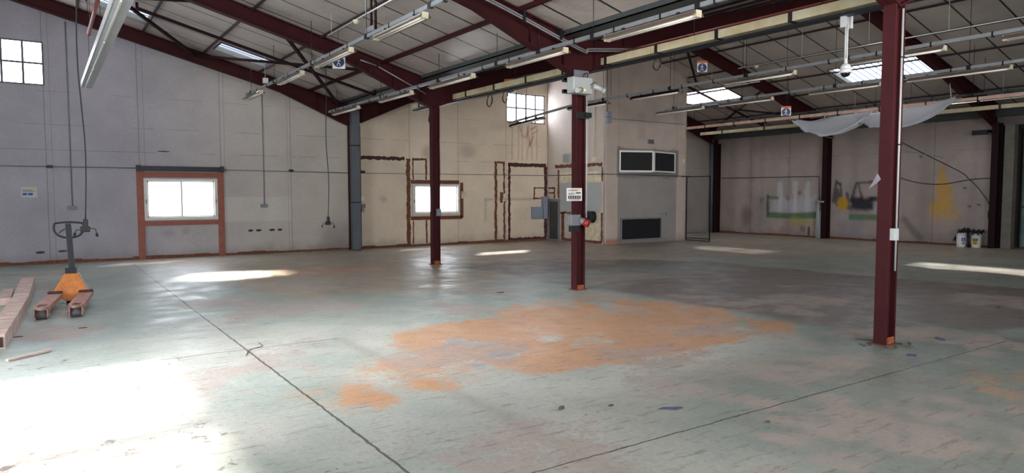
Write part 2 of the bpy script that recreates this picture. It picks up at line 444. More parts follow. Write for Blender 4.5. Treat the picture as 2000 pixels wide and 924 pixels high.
# ---- floor
def L3(c): return np.array(lin(*c)[:3])
def floorcol(x, y):
    n1 = fbm(x, y, 1.6, 1); n2 = fbm(x, y, .5, 5); n3 = fbm(x, y, 4., 9)
    green = L3((164, 172, 163)); pale = L3((190, 190, 180)); teal = L3((146, 162, 156)); taupe = L3((122, 108, 105)); tan = L3((196, 176, 150)); brown = L3((148, 135, 122))
    w = lambda t: t[:, None]
    c = green*(1-w(sstep(n1, .35, .7)))+pale*w(sstep(n1, .35, .7))
    c = c*(1-w(sstep(n3, .45, .7)*.6))+teal*w(sstep(n3, .45, .7)*.6)
    e = (n2-.5)*.5+(n1-.5)*.8
    # far half of the left bay: tan and brown wear
    t = sstep(-pdist(x+e, y+e, [(3.0, 10.3), (6.2, 10.1), (7.5, 10.8), (7.5, 14.5), (7.2, 18.9), (2.0, 18.9), (2.4, 14)]), -.35, .5)
    c = c*(1-w(t*.75))+(tan*w(n2)+brown*w(1-n2))*w(t*.75)
    # taupe bare concrete right of the valley line
    t = sstep(-pdist(x+e*.6, y+e, [(7.6, 4.3), (7.6, 14), (11.3, 13.2), (13, 10.5), (13.5, 4.2), (11.5, 2.8)]), -.15, .2)
    c = c*(1-w(t*.85))+taupe*w(t*.85)
    t = sstep(-pdist(x+e, y+e, [(7.4, 14.2), (13, 12), (24, 4), (24, 19.3), (7.4, 19.3)]), -.6, .8)
    c = c*(1-w(t*.8))+(tan*w(n1)+brown*w(1-n1))*w(t*.8)
    # paler strip of greenish paint beside the middle column
    t = sstep(-pdist(x+e*.4, y+e*.4, [(5.2, 8.2), (7.6, 8.4), (9.2, 9.3), (12.5, 9.5), (12.5, 11), (7.7, 11.2), (6.6, 10.4), (5.4, 9.8)]), -.2, .3)
    c = c*(1-w(t*.6))+teal*w(t*.6)
    # traffic stain along the second slab edge and hairline marks
    t = 1-sstep(np.abs(x-2.68-(n2-.5)*.15), .03, .12); t = t*((y < 7.45) & (y > 1)).astype(float)*.3
    c = c*(1-w(t))+L3((120, 106, 92))*w(t)
    t = (1-sstep(sdist(x, y, (7.15, 4.2), (8.8, 4.0)), .1, .55))*.6*n1
    c = c*(1-w(t))+L3((96, 92, 82))*w(t)
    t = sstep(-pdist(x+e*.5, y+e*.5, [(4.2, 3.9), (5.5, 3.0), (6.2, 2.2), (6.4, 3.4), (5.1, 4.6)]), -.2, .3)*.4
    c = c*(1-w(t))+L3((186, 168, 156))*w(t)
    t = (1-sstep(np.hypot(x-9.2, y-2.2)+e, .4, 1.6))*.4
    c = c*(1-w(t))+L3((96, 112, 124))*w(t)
    t = sstep(-pdist(x+e, y+e, [(3.4, 3.9), (7.0, 4.6), (9.5, 4.6), (9.5, -1), (3.4, -1)]), -.6, 1.0)*(.35+.35*n1)  # near right darkened: floor dirt, deepened to paint in the light's falloff
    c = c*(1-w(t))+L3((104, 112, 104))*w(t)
    for p, r in (((3.68, 6.55), .13), ((3.74, 6.3), .12), ((3.75, 5.72), .17), ((3.3, 5.5), .1)):
        t = (1-sstep(np.hypot((x-p[0])*.8, y-p[1])+(n2-.5)*.15, r*.6, r))*.7
        c = c*(1-w(t))+L3((146, 154, 168))*w(t)
    return c
def floormask(x, y):
    n1 = fbm(x, y, 1.2, 21); n2 = fbm(x, y, .35, 25); e = (n1-.5)*.7+(n2-.5)*.35
    poly = [(1.8, 4.85), (3.1, 4.95), (5.2, 4.78), (7.6, 4.85), (7.9, 5.9), (7.7, 7.4), (7.1, 8.4), (5.4, 8.2), (4.5, 7.6), (3.3, 7.2), (3.0, 6.4), (2.3, 6.2)]
    d = -pdist(x+e*.8, y+e*.5, poly)
    n0 = fbm(x, y, .8, 77); o = sstep(d, -.45, .4)*(.30+.40*sstep(n0, .28, .58))*np.where(x < 4.6, 1.12, 1.); o = np.where((x > 5.6), o*.86, o)
    o = np.maximum(o, (1-sstep(np.hypot(x-1.9, (y-5.5)*.8)+e, .2, .7))*.27)
    o = np.maximum(o, (1-sstep(np.hypot((x-4.7)*.5, y-14.)+e, .4, 1.6))*.35)
    o = np.maximum(o, (1-sstep(np.hypot((x-6.9)*.8, y-2.1)+e, .3, 1.2))*.33)
    for p, r in (((3.68, 6.55), .13), ((3.74, 6.3), .12), ((3.75, 5.72), .17)): o = o*sstep(np.hypot((x-p[0])*.8, y-p[1]), r*.7, r*1.2)
    b = .46*sstep(n1, .45, .7)
    b = np.maximum(b, (1-sstep(pdist(x+e*.5, y+e*.4, [(1.75, 3.9), (2.6, 4.25), (3.3, 3.7), (2.9, 2.6), (2.0, 2.8)]), -.35, .3))*.44)
    b = np.maximum(b, (1-sstep(pdist(x+e, y+e, [(4.4, 3.6), (6.6, 2.0), (5.0, 1.5)]), -.4, .5))*.38)
    p = (1-sstep(pdist(x+e, y+e, [(-1.2, 9), (1.3, 7.4), (1.5, 2.5), (-1.2, 2.5)]), -.5, .6))
    p = np.maximum(p*.85, .1)
    return np.stack([o, b, p], 1)
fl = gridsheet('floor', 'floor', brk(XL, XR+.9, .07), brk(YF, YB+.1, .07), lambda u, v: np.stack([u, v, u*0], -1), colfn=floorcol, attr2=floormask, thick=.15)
tag(fl, kind='structure')

# ---- walls
WIN_H = (-1.42, .15, 4.07, 5.06); WIN_HR = (12.79, 14.36, 3.97, 4.93)
WIN_1 = (2.08, 3.78, .95, 1.99); WIN_2 = (9.34, 10.98, .95, 1.9)
def wallA_col(x, z):
    n = fbm(x, z, 1.4, 3); n2 = fbm(x, z, .3, 8); w = lambda t: t[:, None]
    left = L3((166, 161, 169)); mid = L3((192, 184, 174)); right = L3((220, 205, 184)); far = L3((160, 150, 142))
    c = left*(1-w(sstep(x, 1, 6)))+mid*w(sstep(x, 1, 6))  # left end tinted cool: bluish light put into the wall colour
    c = c*(1-w(sstep(x, 7.45, 7.6)))+right*w(sstep(x, 7.45, 7.6))
    c = c*(1-w(sstep(x, 14.6, 15)))+far*w(sstep(x, 14.6, 15))
    c = c*w(.9+.16*n)
    dirt = L3((110, 98, 90))
    def put(t, col): 
        nonlocal c; c = c*(1-w(t))+L3(col)*w(t)
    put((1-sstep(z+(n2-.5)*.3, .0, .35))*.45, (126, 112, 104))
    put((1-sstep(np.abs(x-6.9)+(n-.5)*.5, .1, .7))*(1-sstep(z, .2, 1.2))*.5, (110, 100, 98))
    # light repair panel
    t = ((x > 3.92) & (x < 5.65) & (z > .86) & (z < 1.54)).astype(float)*.55; put(t, (206, 200, 190))
    # rusty streaks below the high window
    for sx in (13.0, 13.25, 13.4, 13.62, 13.8, 14.0):
        t = (1-sstep(np.abs(x-sx-(n2-.5)*.08), .0, .05))*((z < 3.9) & (z > 2.7)).astype(float)*.45; put(t, (150, 112, 88))
    for a, b in (((13.3, 3.85), (13.42, 3.5)), ((13.42, 3.5), (13.58, 3.5)), ((13.58, 3.5), (13.66, 3.85)), ((13.66, 3.7), (13.72, 3.2)), ((13.72, 3.2), (13.86, 3.55)), ((13.8, 3.6), (14.05, 3.75)), ((13.75, 3.75), (13.95, 3.85))):
        t = (1-sstep(sdist(x, z, a, b)+(n2-.5)*.04, .0, .05))*.75; put(t, (150, 104, 80))
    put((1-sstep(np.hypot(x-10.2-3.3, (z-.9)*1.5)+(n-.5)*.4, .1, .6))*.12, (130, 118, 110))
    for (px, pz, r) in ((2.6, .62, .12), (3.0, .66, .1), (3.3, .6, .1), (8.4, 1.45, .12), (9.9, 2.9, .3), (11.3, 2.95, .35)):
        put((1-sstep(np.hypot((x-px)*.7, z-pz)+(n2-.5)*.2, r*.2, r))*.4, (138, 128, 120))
    # old pipe outline
    for a, b in (((11.95, 1.42), (13.9, 1.42)), ((11.95, 1.42), (11.95, .75))):
        put((1-sstep(sdist(x, z, a, b), .015, .05))*.5, (140, 136, 132))
    # cracks and smears beyond the enclosure
    for a, b, cc in (((20.0, 4.0), (20.1, 3.2), (92, 86, 84)), ((20.1, 3.2), (20.0, 2.2), (92, 86, 84)), ((21.2, 4.1), (21.0, 3.2), (96, 86, 84)), ((21., 3.2), (21.2, 2.4), (96, 86, 84)), ((18.6, 3.1), (20.0, 2.7), (96, 88, 86))):
        put((1-sstep(sdist(x, z, a, b)+(n2-.5)*.08, .0, .07))*.7, cc)
    put((1-sstep(np.hypot((x-19.5)*.8, (z-1.0)*.8)+(n-.5)*.5, .2, .7))*.5, (196, 180, 110))
    put((1-sstep(sdist(x, z, (20.6, 1.9), (20.3, 1.2))+(n2-.5)*.08, .02, .14))*.6, (164, 96, 104))
    put((1-sstep(np.hypot((x-21.2)*.6, z-.7)+(n-.5)*.5, .1, .6))*.4, (92, 88, 92))
    return c
sA = []
for x in (.12, 2.01, 3.88, 5.68, 9.25, 10.93, 12.75): sA.append((x, .011))
for x in (.24, 2.13, 3.98, 5.60): sA.append((x, .006))
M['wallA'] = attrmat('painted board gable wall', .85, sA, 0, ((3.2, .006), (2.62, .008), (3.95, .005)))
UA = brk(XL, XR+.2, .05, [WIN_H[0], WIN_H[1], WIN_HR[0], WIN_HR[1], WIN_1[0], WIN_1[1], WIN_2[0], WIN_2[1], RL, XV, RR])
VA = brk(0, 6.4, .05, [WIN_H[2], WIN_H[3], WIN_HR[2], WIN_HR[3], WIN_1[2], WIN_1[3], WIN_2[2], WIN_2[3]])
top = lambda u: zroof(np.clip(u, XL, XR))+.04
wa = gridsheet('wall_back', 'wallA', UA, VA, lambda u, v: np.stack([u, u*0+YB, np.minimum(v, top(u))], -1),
               holes=[WIN_H, WIN_HR, WIN_1, WIN_2], colfn=wallA_col, keep=lambda u, v: v < top(u)+.03, thick=.14)
tag(wa, kind='structure')

def wallR_col(y, z):
    n = fbm(y, z, 1.2, 33); n2 = fbm(y, z, .28, 38); w = lambda t: t[:, None]
    c = np.tile(L3((176, 162, 156)), (len(y), 1))*w(.86+.24*n)
    def put(t, col):
        nonlocal c; c = c*(1-w(t))+L3(col)*w(t)
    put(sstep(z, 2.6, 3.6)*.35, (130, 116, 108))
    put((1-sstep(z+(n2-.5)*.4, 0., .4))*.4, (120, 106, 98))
    put((1-sstep(np.hypot((y-17.6)*1.2, (z-.7)*.7)+(n-.5)*.5, .1, .5))*.55, (78, 72, 68))
    put((1-sstep(np.hypot((y-16.9), (z-1.1)*.8)+(n-.5)*.8, .1, .8))*.3, (104, 100, 104))
    for py, w_, a_ in ((17.4, .25, .35), (15.72, .18, .3), (18.3, .3, .25), (16.9, .12, .2), (13.2, .3, .25), (12.2, .2, .2), (10.9, .35, .3), (9.5, .2, .2)):
        put((1-sstep(np.abs(y-py)+(n-.5)*.35+(n2-.5)*.15, .0, w_))*(.5+.5*n)*a_, (104, 96, 94))
    # pale wash with brush drips
    put((1-sstep(pdist(y+(n-.5)*.5, z+(n2-.5)*.3, [(14.5, .8), (16.5, .8), (16.3, 1.4), (14.6, 1.5)]), -.15, .15))*.55, (190, 192, 200))
    for py in (16.1, 15.45, 14.95):
        put((1-sstep(sdist(y, z, (py, 1.95), (py, .8))+(n2-.5)*.1, .06, .14))*.6, (204, 206, 212))
    put((1-sstep(sdist(y, z, (16.62, 1.5), (16.6, .75))+(n2-.5)*.1, .02, .08))*.8, (36, 84, 58))
    put((1-sstep(sdist(y, z, (16.6, 1.45), (16.2, 1.42))+(n2-.5)*.12, .03, .1))*.6, (50, 84, 74))
    put((1-sstep(np.abs(z-.78-(n-.5)*.12), .07, .16))*((y > 14.55) & (y < 16.65)).astype(float)*.8, (52, 108, 62))
    put((1-sstep(sdist(y, z, (15.5, .55), (14.3, .5))+(n-.5)*.25, .05, .22))*.6, (178, 160, 84))
    for py, pz, r in ((16.9, 1.35, .2), (15.75, 1.4, .16), (14.4, 1.35, .25), (15.1, .3, .2), (14.3, .95, .2), (15.3, 1.6, .12)):
        put((1-sstep(np.hypot(y-py, z-pz)+(n2-.5)*.25, r*.2, r))*.6, (86, 88, 104))
    put((1-sstep(sdist(y, z, (14.86, .35), (14.86, .08)), .03, .07))*.8, (60, 40, 46))
    # behind the post: black loops, yellow disc, dark blot, green band
    for a, b in (((13.85, 2.0), (13.95, 1.3)), ((13.85, 2.0), (13.7, 1.9)), ((13.7, 1.9), (13.65, 1.3)), ((13.8, 1.7), (13.8, 1.2)), ((13.3, 1.35), (13.12, 1.95)), ((13.12, 1.95), (12.2, 1.98)), ((13.05, 1.9), (12.9, 1.35)), ((13.45, 1.6), (13.4, 1.1))):
        put((1-sstep(sdist(y, z, a, b)+(n2-.5)*.1, .02, .09))*.75, (54, 52, 60))
    put((1-sstep(np.hypot((y-13.6), (z-1.24)*.85)+(n2-.5)*.06, .15, .24))*.9, (206, 158, 40))
    put((1-sstep(pdist(y+(n2-.5)*.2, z+(n2-.5)*.2, [(13.3, 1.0), (12.5, 1.02), (12.5, 1.45), (13.3, 1.4)]), -.1, .1))*.92, (28, 34, 48))
    put((1-sstep(sdist(y, z, (12.6, 1.4), (11.9, 1.42))+(n2-.5)*.1, .04, .12))*.85, (34, 38, 50))
    put((1-sstep(pdist(y+(n2-.5)*.3, z+(n2-.5)*.2, [(12.5, .9), (11.7, .9), (11.7, 1.3), (12.5, 1.3)]), -.1, .1))*.7, (186, 190, 204))
    put((1-sstep(np.abs(z-.78-(n-.5)*.1), .06, .15))*((y > 11.7) & (y < 13.35)).astype(float)*.75, (64, 122, 78))
    put((1-sstep(pdist(y, z+(n-.5)*.6, [(12.9, .65), (13.7, .65), (13.7, .1), (12.9, .1)]), -.2, .3))*.4, (128, 128, 148))
    put((1-sstep(sdist(y, z, (11.5, .75), (11.0, .15))+(n2-.5)*.15, .04, .2))*.55, (96, 88, 90))
    # yellow spray, drawn out to the top
    hw = .08+.32*(1-sstep(z, .9, 2.5)); d = np.abs(y-10.35-(n2-.5)*.35-(z-1.4)*.05)
    put((1-sstep(d, hw*.5, hw*1.25))*sstep(z, .5, 1.2)*(1-sstep(z, 2.3, 2.6))*.8, (204, 158, 62))
    for py, pz in ((11.05, 2.75), (9.75, 1.75), (9.6, 1.2), (9.35, 1.25)):
        put((1-sstep(np.hypot(y-py, z-pz), .02, .06))*.8, (60, 50, 48))
    return c
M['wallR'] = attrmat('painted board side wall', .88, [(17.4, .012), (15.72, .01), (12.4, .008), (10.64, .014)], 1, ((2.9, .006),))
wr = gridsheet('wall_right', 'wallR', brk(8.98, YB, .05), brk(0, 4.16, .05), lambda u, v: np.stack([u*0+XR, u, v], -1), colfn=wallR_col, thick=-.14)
tag(wr, kind='structure')
m = MB(); m.box(XR+.6, XR+.75, YF, 8.5, 0, 4.3).box(XR+.0, XR+.75, 8.24, 8.98, 3.55, 4.2)
m.box(XR+.75, XR+.9, 5, 9.3, 0, 4.4).box(XR+.14, XR+.75, 8.98, 9.2, 0, 4.2)
tag(m.build('wall_right.001', plain('grey brown block wall', (120, 112, 106), .9)), kind='structure')  # block wall in its own plain grey brown
# unseen left side with a wide delivery opening, and the wall behind the camera
m = MB(); m.box(XL-.2, XL, YF, 2.2, 0, 4.3).box(XL-.2, XL, 9.4, YB+.14, 0, 4.3).box(XL-.2, XL, 2.2, 9.4, 3.9, 4.3)
m.build('wall_left', plain('plain hall wall', (176, 168, 160), .9))['kind'] = 'structure'
m = MB(); m.box(XL-.2, -4, YF-.2, YF, 0, 6.4).box(-4, 12, YF-.2, YF, 0, 1.0).box(-4, .9, YF-.2, YF, 3.2, 6.5).box(9.1, 12, YF-.2, YF, 3.2, 6.5).box(.9, 9.1, YF-.2, YF, 4.5, 6.5).box(12, XR+.8, YF-.2, YF, 0, 6.5)
m.build('wall_front', plain('plain hall wall front', (176, 168, 160), .9))['kind'] = 'structure'

# ---- inner enclosure in the back corner of the right bay
BX0, BX1, BY = 14.45, 18.05, 16.2
def boxL_col(y, z):
    n = fbm(y, z, .8, 51); n2 = fbm(y, z, .25, 55); w = lambda t: t[:, None]
    c = np.tile(L3((206, 194, 182)), (len(y), 1))*w(.9+.16*n)
    def put(t, col):
        nonlocal c; c = c*(1-w(t))+L3(col)*w(t)
    put((1-sstep(z+(n2-.5)*.3, 0, .4))*.3, (130, 116, 104))
    put((1-sstep(np.abs(y-16.9), .0, .1))*(z < 2.5).astype(float)*.25, (150, 120, 98))
    return c
M['boxL'] = attrmat('painted enclosure side', .85, [(17.9, .008), (16.95, .01)], 1)
def boxF_col(x, z):
    n = fbm(x, z, .9, 61); n2 = fbm(x, z, .3, 65); w = lambda t: t[:, None]
    c = np.tile(L3((188, 174, 164)), (len(x), 1))*w(.88+.2*n)
    def put(t, col):
        nonlocal c; c = c*(1-w(t))+L3(col)*w(t)
    put((((x > 14.97) & (x < 17.58) & (z < 2.17))).astype(float)*.85, (138, 136, 136))
    put((1-sstep(pdist(x+(n2-.5)*.08, z+(n2-.5)*.12, [(14.92, 2.12), (17.66, 2.12), (17.66, 3.02), (14.92, 3.02)]), -.01, .03))*.8, (112, 108, 106))
    put((1-sstep(np.hypot((x-16.0), (z-1.7)*1.2)+(n-.5)*.8, .2, 1.0))*.25, (160, 156, 150))
    put((1-sstep(np.abs(x-16.0)+(n-.5)*.2, .05, .25))*((z > 3.3) & (z < 4.2)).astype(float)*.2, (140, 126, 118))
    put((1-sstep(z+(n2-.5)*.25, 0, .25))*.45, (120, 96, 82))
    put((1-sstep(np.abs(z-.1), .03, .08))*((x > 14.45) & (x < 15.0)).astype(float)*.7, (170, 96, 70))
    return c
M['boxF'] = attrmat('rendered enclosure front', .9, [(14.99, .008), (17.58, .008), (17.95, .006)], 0)
topx = lambda u: zroof(u)+.04
o = gridsheet('wall_inner_left', 'boxL', brk(BY+.1, YB, .06), brk(0, zr(BX0)+.02, .06), lambda u, v: np.stack([u*0+BX0, u, v], -1), colfn=boxL_col, thick=-.1); tag(o, kind='structure')
o = gridsheet('wall_inner_front', 'boxF', brk(BX0, BX1, .05, [RR]), brk(0, 6.25, .05), lambda u, v: np.stack([u, u*0+BY, np.minimum(v, topx(u))], -1), colfn=boxF_col, keep=lambda u, v: v < topx(u)+.03, thick=.1); tag(o, kind='structure')
m = MB(); m.box(BX1-.1, BX1, BY+.1, YB, 0, zr(BX1)+.0); m.build('wall_inner_right', plain('enclosure far side', (176, 164, 154), .9))['kind'] = 'structure'

# ---- roof slopes with rooflight openings
SKY = {  # x0, x1, y0, y1
 'a': (3.58, 4.80, 17.3, 18.15), 'b': (.95, 2.14, 17.1, 17.95),
 'c': (19.08, 20.42, 15.55, 18.1), 'd': (19.08, 20.42, 9.1, 11.8),
 'e': (.0, 4.42, 6.8, 11.3)}  # unseen opening, added to throw a sun patch on the left foreground
m = MB()
for x0, x1 in ((XL-.2, RL), (RL, XV-.3), (XV+.3, RR), (RR, XR+.85)):
    hs = [h for h in SKY.values() if x0 <= h[0] < x1]
    xs = sorted(set([x0, x1]+[h[0] for h in hs]+[h[1] for h in hs])); ys = sorted(set([YF-.2, YB+.2]+[h[2] for h in hs]+[h[3] for h in hs]))
    za = lambda x: ZV+SL*(RL-XL)-0*x
    def zz(x):
        if x < RL: return ZV+SL*(XV-RL)-SL*(RL-x)
        if x <= XV: return ZV+SL*(XV-x)
        if x < RR: return ZV+SL*(x-XV)
        return ZV+SL*(XR-x) if x > RR else ZV+SL*(RR-XV)
    for a, b in zip(xs[:-1], xs[1:]):
        for c, d in zip(ys[:-1], ys[1:]):
            if any(h[0] <= a and b <= h[1] and h[2] <= c and d <= h[3] for h in hs): continue
            t = .09
            vs = [(a, c, zz(a)), (b, c, zz(b)), (b, d, zz(b)), (a, d, zz(a)), (a, c, zz(a)+t), (b, c, zz(b)+t), (b, d, zz(b)+t), (a, d, zz(a)+t)]
            m.add(vs, [(3, 2, 1, 0), (4, 5, 6, 7), (0, 1, 5, 4), (1, 2, 6, 5), (2, 3, 7, 6), (3, 0, 4, 7)])
m.build('ceiling', 'ceiling')['kind'] = 'structure'

wn = [0]
def nextwin():
    wn[0] += 1; return 'window_%d' % wn[0]
def rooflight(key, mat, lab):
    x0, x1, y0, y1 = SKY[key]; root = bpy.data.objects.new(nextwin(), None); COL.objects.link(root)
    root.location = ((x0+x1)/2, (y0+y1)/2, zr((x0+x1)/2)+.05); ORG[root.name] = root.location.copy(); tag(root, lab, 'rooflight', kind='structure')
    ny = max(12, int((y1-y0+.1)/.19*8)); Y = np.linspace(y0-.05, y1+.05, ny+1); m = MB(); n = len(Y)
    vs = []
    for x in (x0-.06, x1+.06):
        for y in Y: vs.append((x, y, zr(x)+.10+.02*math.sin(y*2*PI/.19)))
    vs += [(v[0], v[1], v[2]+.003) for v in vs]
    fs = [(i, i+1, n+i+1, n+i) for i in range(n-1)]+[(2*n+i, 3*n+i, 3*n+i+1, 2*n+i+1) for i in range(n-1)]
    m.add(vs, fs, True); m.build('rooflight_sheet', mat, root)
    f = MB(); w = .03
    for y in (y0, y1): f.beam((x0, y, zr(x0)+.03), (x1, y, zr(x1)+.03), w, .1)
    for x in (x0, x1): f.beam((x, y0, zr(x)+.03), (x, y1, zr(x)+.03), w, .1)
    f.build('rooflight_frame', 'gutter', root)
rooflight('a', 'sheet_left', 'narrow bright rooflight strip by the wall beam, right one of two in the left bay')
rooflight('b', 'sheet_left', 'narrow bright rooflight strip half behind the long white lamp trunking')
rooflight('c', 'sheet_corner', 'corrugated rooflight beside the top of the inner enclosure')
rooflight('d', 'sheet_right', 'corrugated rooflight behind the nearest maroon column')
rooflight('e', 'sheet_clear', 'wide clear rooflight added unseen above the left foreground to let sun in')

# ---- gutters, baseboards
m = MB()
m.box(7.02, 7.68, YF, YB-.25, 4.12, 4.135).box(7.02, 7.05, YF, YB-.25, 4.12, 4.21).box(7.65, 7.68, YF, YB-.25, 4.12, 4.21)
m.build('trim_1', 'gutter')['kind'] = 'structure'
m = MB()
m.box(XR-.28, XR, 3, YB-.2, 3.80, 3.97).box(XR-.32, XR, 3, YB-.2, 3.94, 3.98)
m.build('trim_2', 'gutter')['kind'] = 'structure'
m = MB(); x = XL
while x < BX0-.05:
    h = .05+.04*random.random(); x2 = min(x+.35, BX0-.02); m.box(x, x2, YB-.02-.012*random.random(), YB-.001, 0, h); x = x2
m.build('baseboard_back', 'rust')['kind'] = 'structure'
m = MB(); y = 9.0
while y < YB:
    h = .05+.03*random.random(); y2 = min(y+.35, YB-.02); m.box(XR-.02-.012*random.random(), XR-.001, y, y2, 0, h); y = y2+.0001
    if y2 >= YB-.03: break
m.build('baseboard_right', 'rust')['kind'] = 'structure'

# ---- windows in the back wall
def lowwindow(win, lab, right_mull=True):
    x0, x1, z0, z1 = win; root = bpy.data.objects.new(nextwin(), None); COL.objects.link(root)
    root.location = ((x0+x1)/2, YB, z0); ORG[root.name] = root.location.copy(); tag(root, lab, 'window', kind='structure')
    f = MB(); w = .075; y0, y1 = YB-.03, YB+.06
    f.box(x0, x1, y0, y1, z0, z0+w).box(x0, x1, y0, y1, z1-w*.8, z1).box(x0, x0+w, y0, y1, z0+w, z1-w*.8).box(x1-w, x1, y0, y1, z0+w, z1-w*.8)
    fr = f.build('window_frame', 'winframe', root, bevel=.006); ORG[fr.name] = root.location.copy()
    xm = (x0+x1)/2; s = MB(); s.box(xm-.02, xm+.02, YB-.01, YB+.05, z0+w, z1-w*.8)
    for a, b, yy in ((x0+w, xm+.02, YB), (xm-.02, x1-w, YB+.025)):
        s.box(a, a+.03, yy, yy+.02, z0+w, z1-w*.8).box(b-.03, b, yy, yy+.02, z0+w, z1-w*.8).box(a, b, yy, yy+.02, z0+w, z0+w+.03).box(a, b, yy, yy+.02, z1-w*.8-.03, z1-w*.8)
    s.build('sash', 'winframe', root)
    hd = MB(); hd.box(x0+.035, x0+.06, YB-.045, YB-.03, (z0+z1)/2-.1, (z0+z1)/2+.0).box(x1-.06, x1-.035, YB-.045, YB-.03, (z0+z1)/2-.1, (z0+z1)/2); hd.build('handle', 'greypl', root)
    for a, b, yy in ((x0+w+.03, xm-.01, YB+.01), (xm+.01, x1-w-.03, YB+.035)):
        p = MB(); p.box(a, b, yy, yy+.004, z0+w+.03, z1-w*.8-.03); p.build('pane', 'pane_low', root)
lowwindow(WIN_1, 'white sliding window framed by terracotta timber in the left bay')
lowwindow(WIN_2, 'white sliding window behind the farthest free-standing maroon column')
def highwindow(win, lab):
    x0, x1, z0, z1 = win; root = bpy.data.objects.new(nextwin(), None); COL.objects.link(root)
    root.location = ((x0+x1)/2, YB, z0); ORG[root.name] = root.location.copy(); tag(root, lab, 'window', kind='structure')
    f = MB(); w = .035; y0, y1 = YB+.03, YB+.08
    f.box(x0, x1, y0, y1, z0, z0+w).box(x0, x1, y0, y1, z1-w, z1).box(x0, x0+w, y0, y1, z0+w, z1-w).box(x1-w, x1, y0, y1, z0+w, z1-w)
    for k in (1, 2, 3):
        x = x0+(x1-x0)*k/4; f.box(x-.022, x+.022, y0-.01, y1-.01, z0+w, z1-w)
    f.box(x0+w, x1-w, y0+.012, y1-.012, (z0+z1)/2-.022, (z0+z1)/2+.022)
    f.build('window_frame', plain('grey steel frame', (84, 84, 92), .6), root)
    for k in range(4):
        for j in range(2):
            a = x0+(x1-x0)*k/4+.011; c = z0+(z1-z0)*j/2+.011
            p = MB(); p.box(a, a+(x1-x0)/4-.022, y0+.03, y0+.034, c, c+(z1-z0)/2-.022); p.build('pane', 'pane_high', root)
highwindow(WIN_H, 'high steel window at the far left of the gable wall')
highwindow(WIN_HR, 'high steel window in the corner by the inner enclosure')
# bars and neighbouring building outside the second window
m = MB()
for k in range(13): m.box(9.2+k*.16, 9.215+k*.16, 19.75, 19.77, .6, 2.3)
for z in (1.05, 1.7): m.box(9.1, 11.3, 19.75, 19.78, z, z+.03)
solo(m, 'window_grille', M['greypl'], 'pale steel bars outside the window behind the farthest column', 'grille')
m = MB(); m.box(8, 17, 24, 24.4, -.1, 2.3); b0 = solo(m, 'neighbour_building', plain('white facade', (225, 228, 232), .9), 'pale building seen outside through the barred window', 'building')
m = MB(); m.box(XL-30, XR+20, YB+.2, 60, -.35, -.15); m.build('ground', plain('pale yard', (190, 188, 184), .95))['kind'] = 'structure'

def irregular(x0, x1, z0, z1, y, m, vertical, amp=.012):
    """ragged-edged strip standing 6 mm off the wall"""
    n = max(3, int((max(x1-x0, z1-z0))/.07)); L = []; R = []
    for i in range(n+1):
        t = i/n
        if vertical: L.append((x0+random.uniform(-amp, amp), z0+(z1-z0)*t)); R.append((x1+random.uniform(-amp, amp), z0+(z1-z0)*t))
        else: L.append((x0+(x1-x0)*t, z0+random.uniform(-amp, amp))); R.append((x0+(x1-x0)*t, z1+random.uniform(-amp, amp)))
    k = len(m.v); vs = []
    for yy in (y, y-.006):
        for a, b in zip(L, R): vs += [(a[0], yy, a[1]), (b[0], yy, b[1])]
    q = 2*(n+1); fs = []
    for i in range(n):
        j = 2*i; fs += [(q+j, q+j+1, q+j+3, q+j+2), (j, j+2, q+j+2, q+j), (j+1, q+j+1, q+j+3, j+3), (j, j+1, j+3, j+2)]
    fs += [(0, q, q+1, 1), (2*n, 2*n+1, q+2*n+1, q+2*n)]
    m.add(vs, fs)

# timber surrounds of the two low windows
t = thing('window_surround', 'terracotta timber posts and rails around the left window, down to the floor', 'window surround', (2.9, YB, 0))
for x0, x1 in ((1.93, 2.08), (3.78, 3.93)):
    m = MB(); m.box(x0, x1, YB-.035, YB-.001, 0, 2.17); m.build('post', 'terracotta', t, bevel=.004)
m = MB(); m.box(2.08, 3.78, YB-.034, YB-.001, 2.02, 2.15); m.build('head_rail', 'terracotta', t, bevel=.004)
m = MB(); m.box(2.08, 3.78, YB-.034, YB-.001, .82, .93); m.build('sill_rail', 'terracotta', t, bevel=.004)
m = MB(); m.box(1.93, 3.93, YB-.1, YB-.001, 2.17, 2.29)
for x in (1.93, 3.85): m.box(x, x+.08, YB-.12, YB-.001, 2.16, 2.31)
m.build('shutter_track', 'darksteel', t, bevel=.004)
t = thing('window_surround', 'rusty brown rails around the window behind the farthest free-standing column', 'window surround', (10.1, YB, .7))
m = MB(); m.box(9.28, 10.95, YB-.03, YB-.001, 1.91, 2.02); m.build('head_rail', 'rust', t)
m = MB(); m.box(9.28, 11.05, YB-.03, YB-.001, .8, .91); m.build('sill_rail', 'rust', t)
m = MB(); m.box(11.0, 11.1, YB-.03, YB-.001, .84, 1.95); m.build('post', 'rust', t)
m = MB(); m.box(11.02, 11.2, YB-.06, YB-.031, 1.45, 1.68); m.build('wall_box', 'creamtray', t)

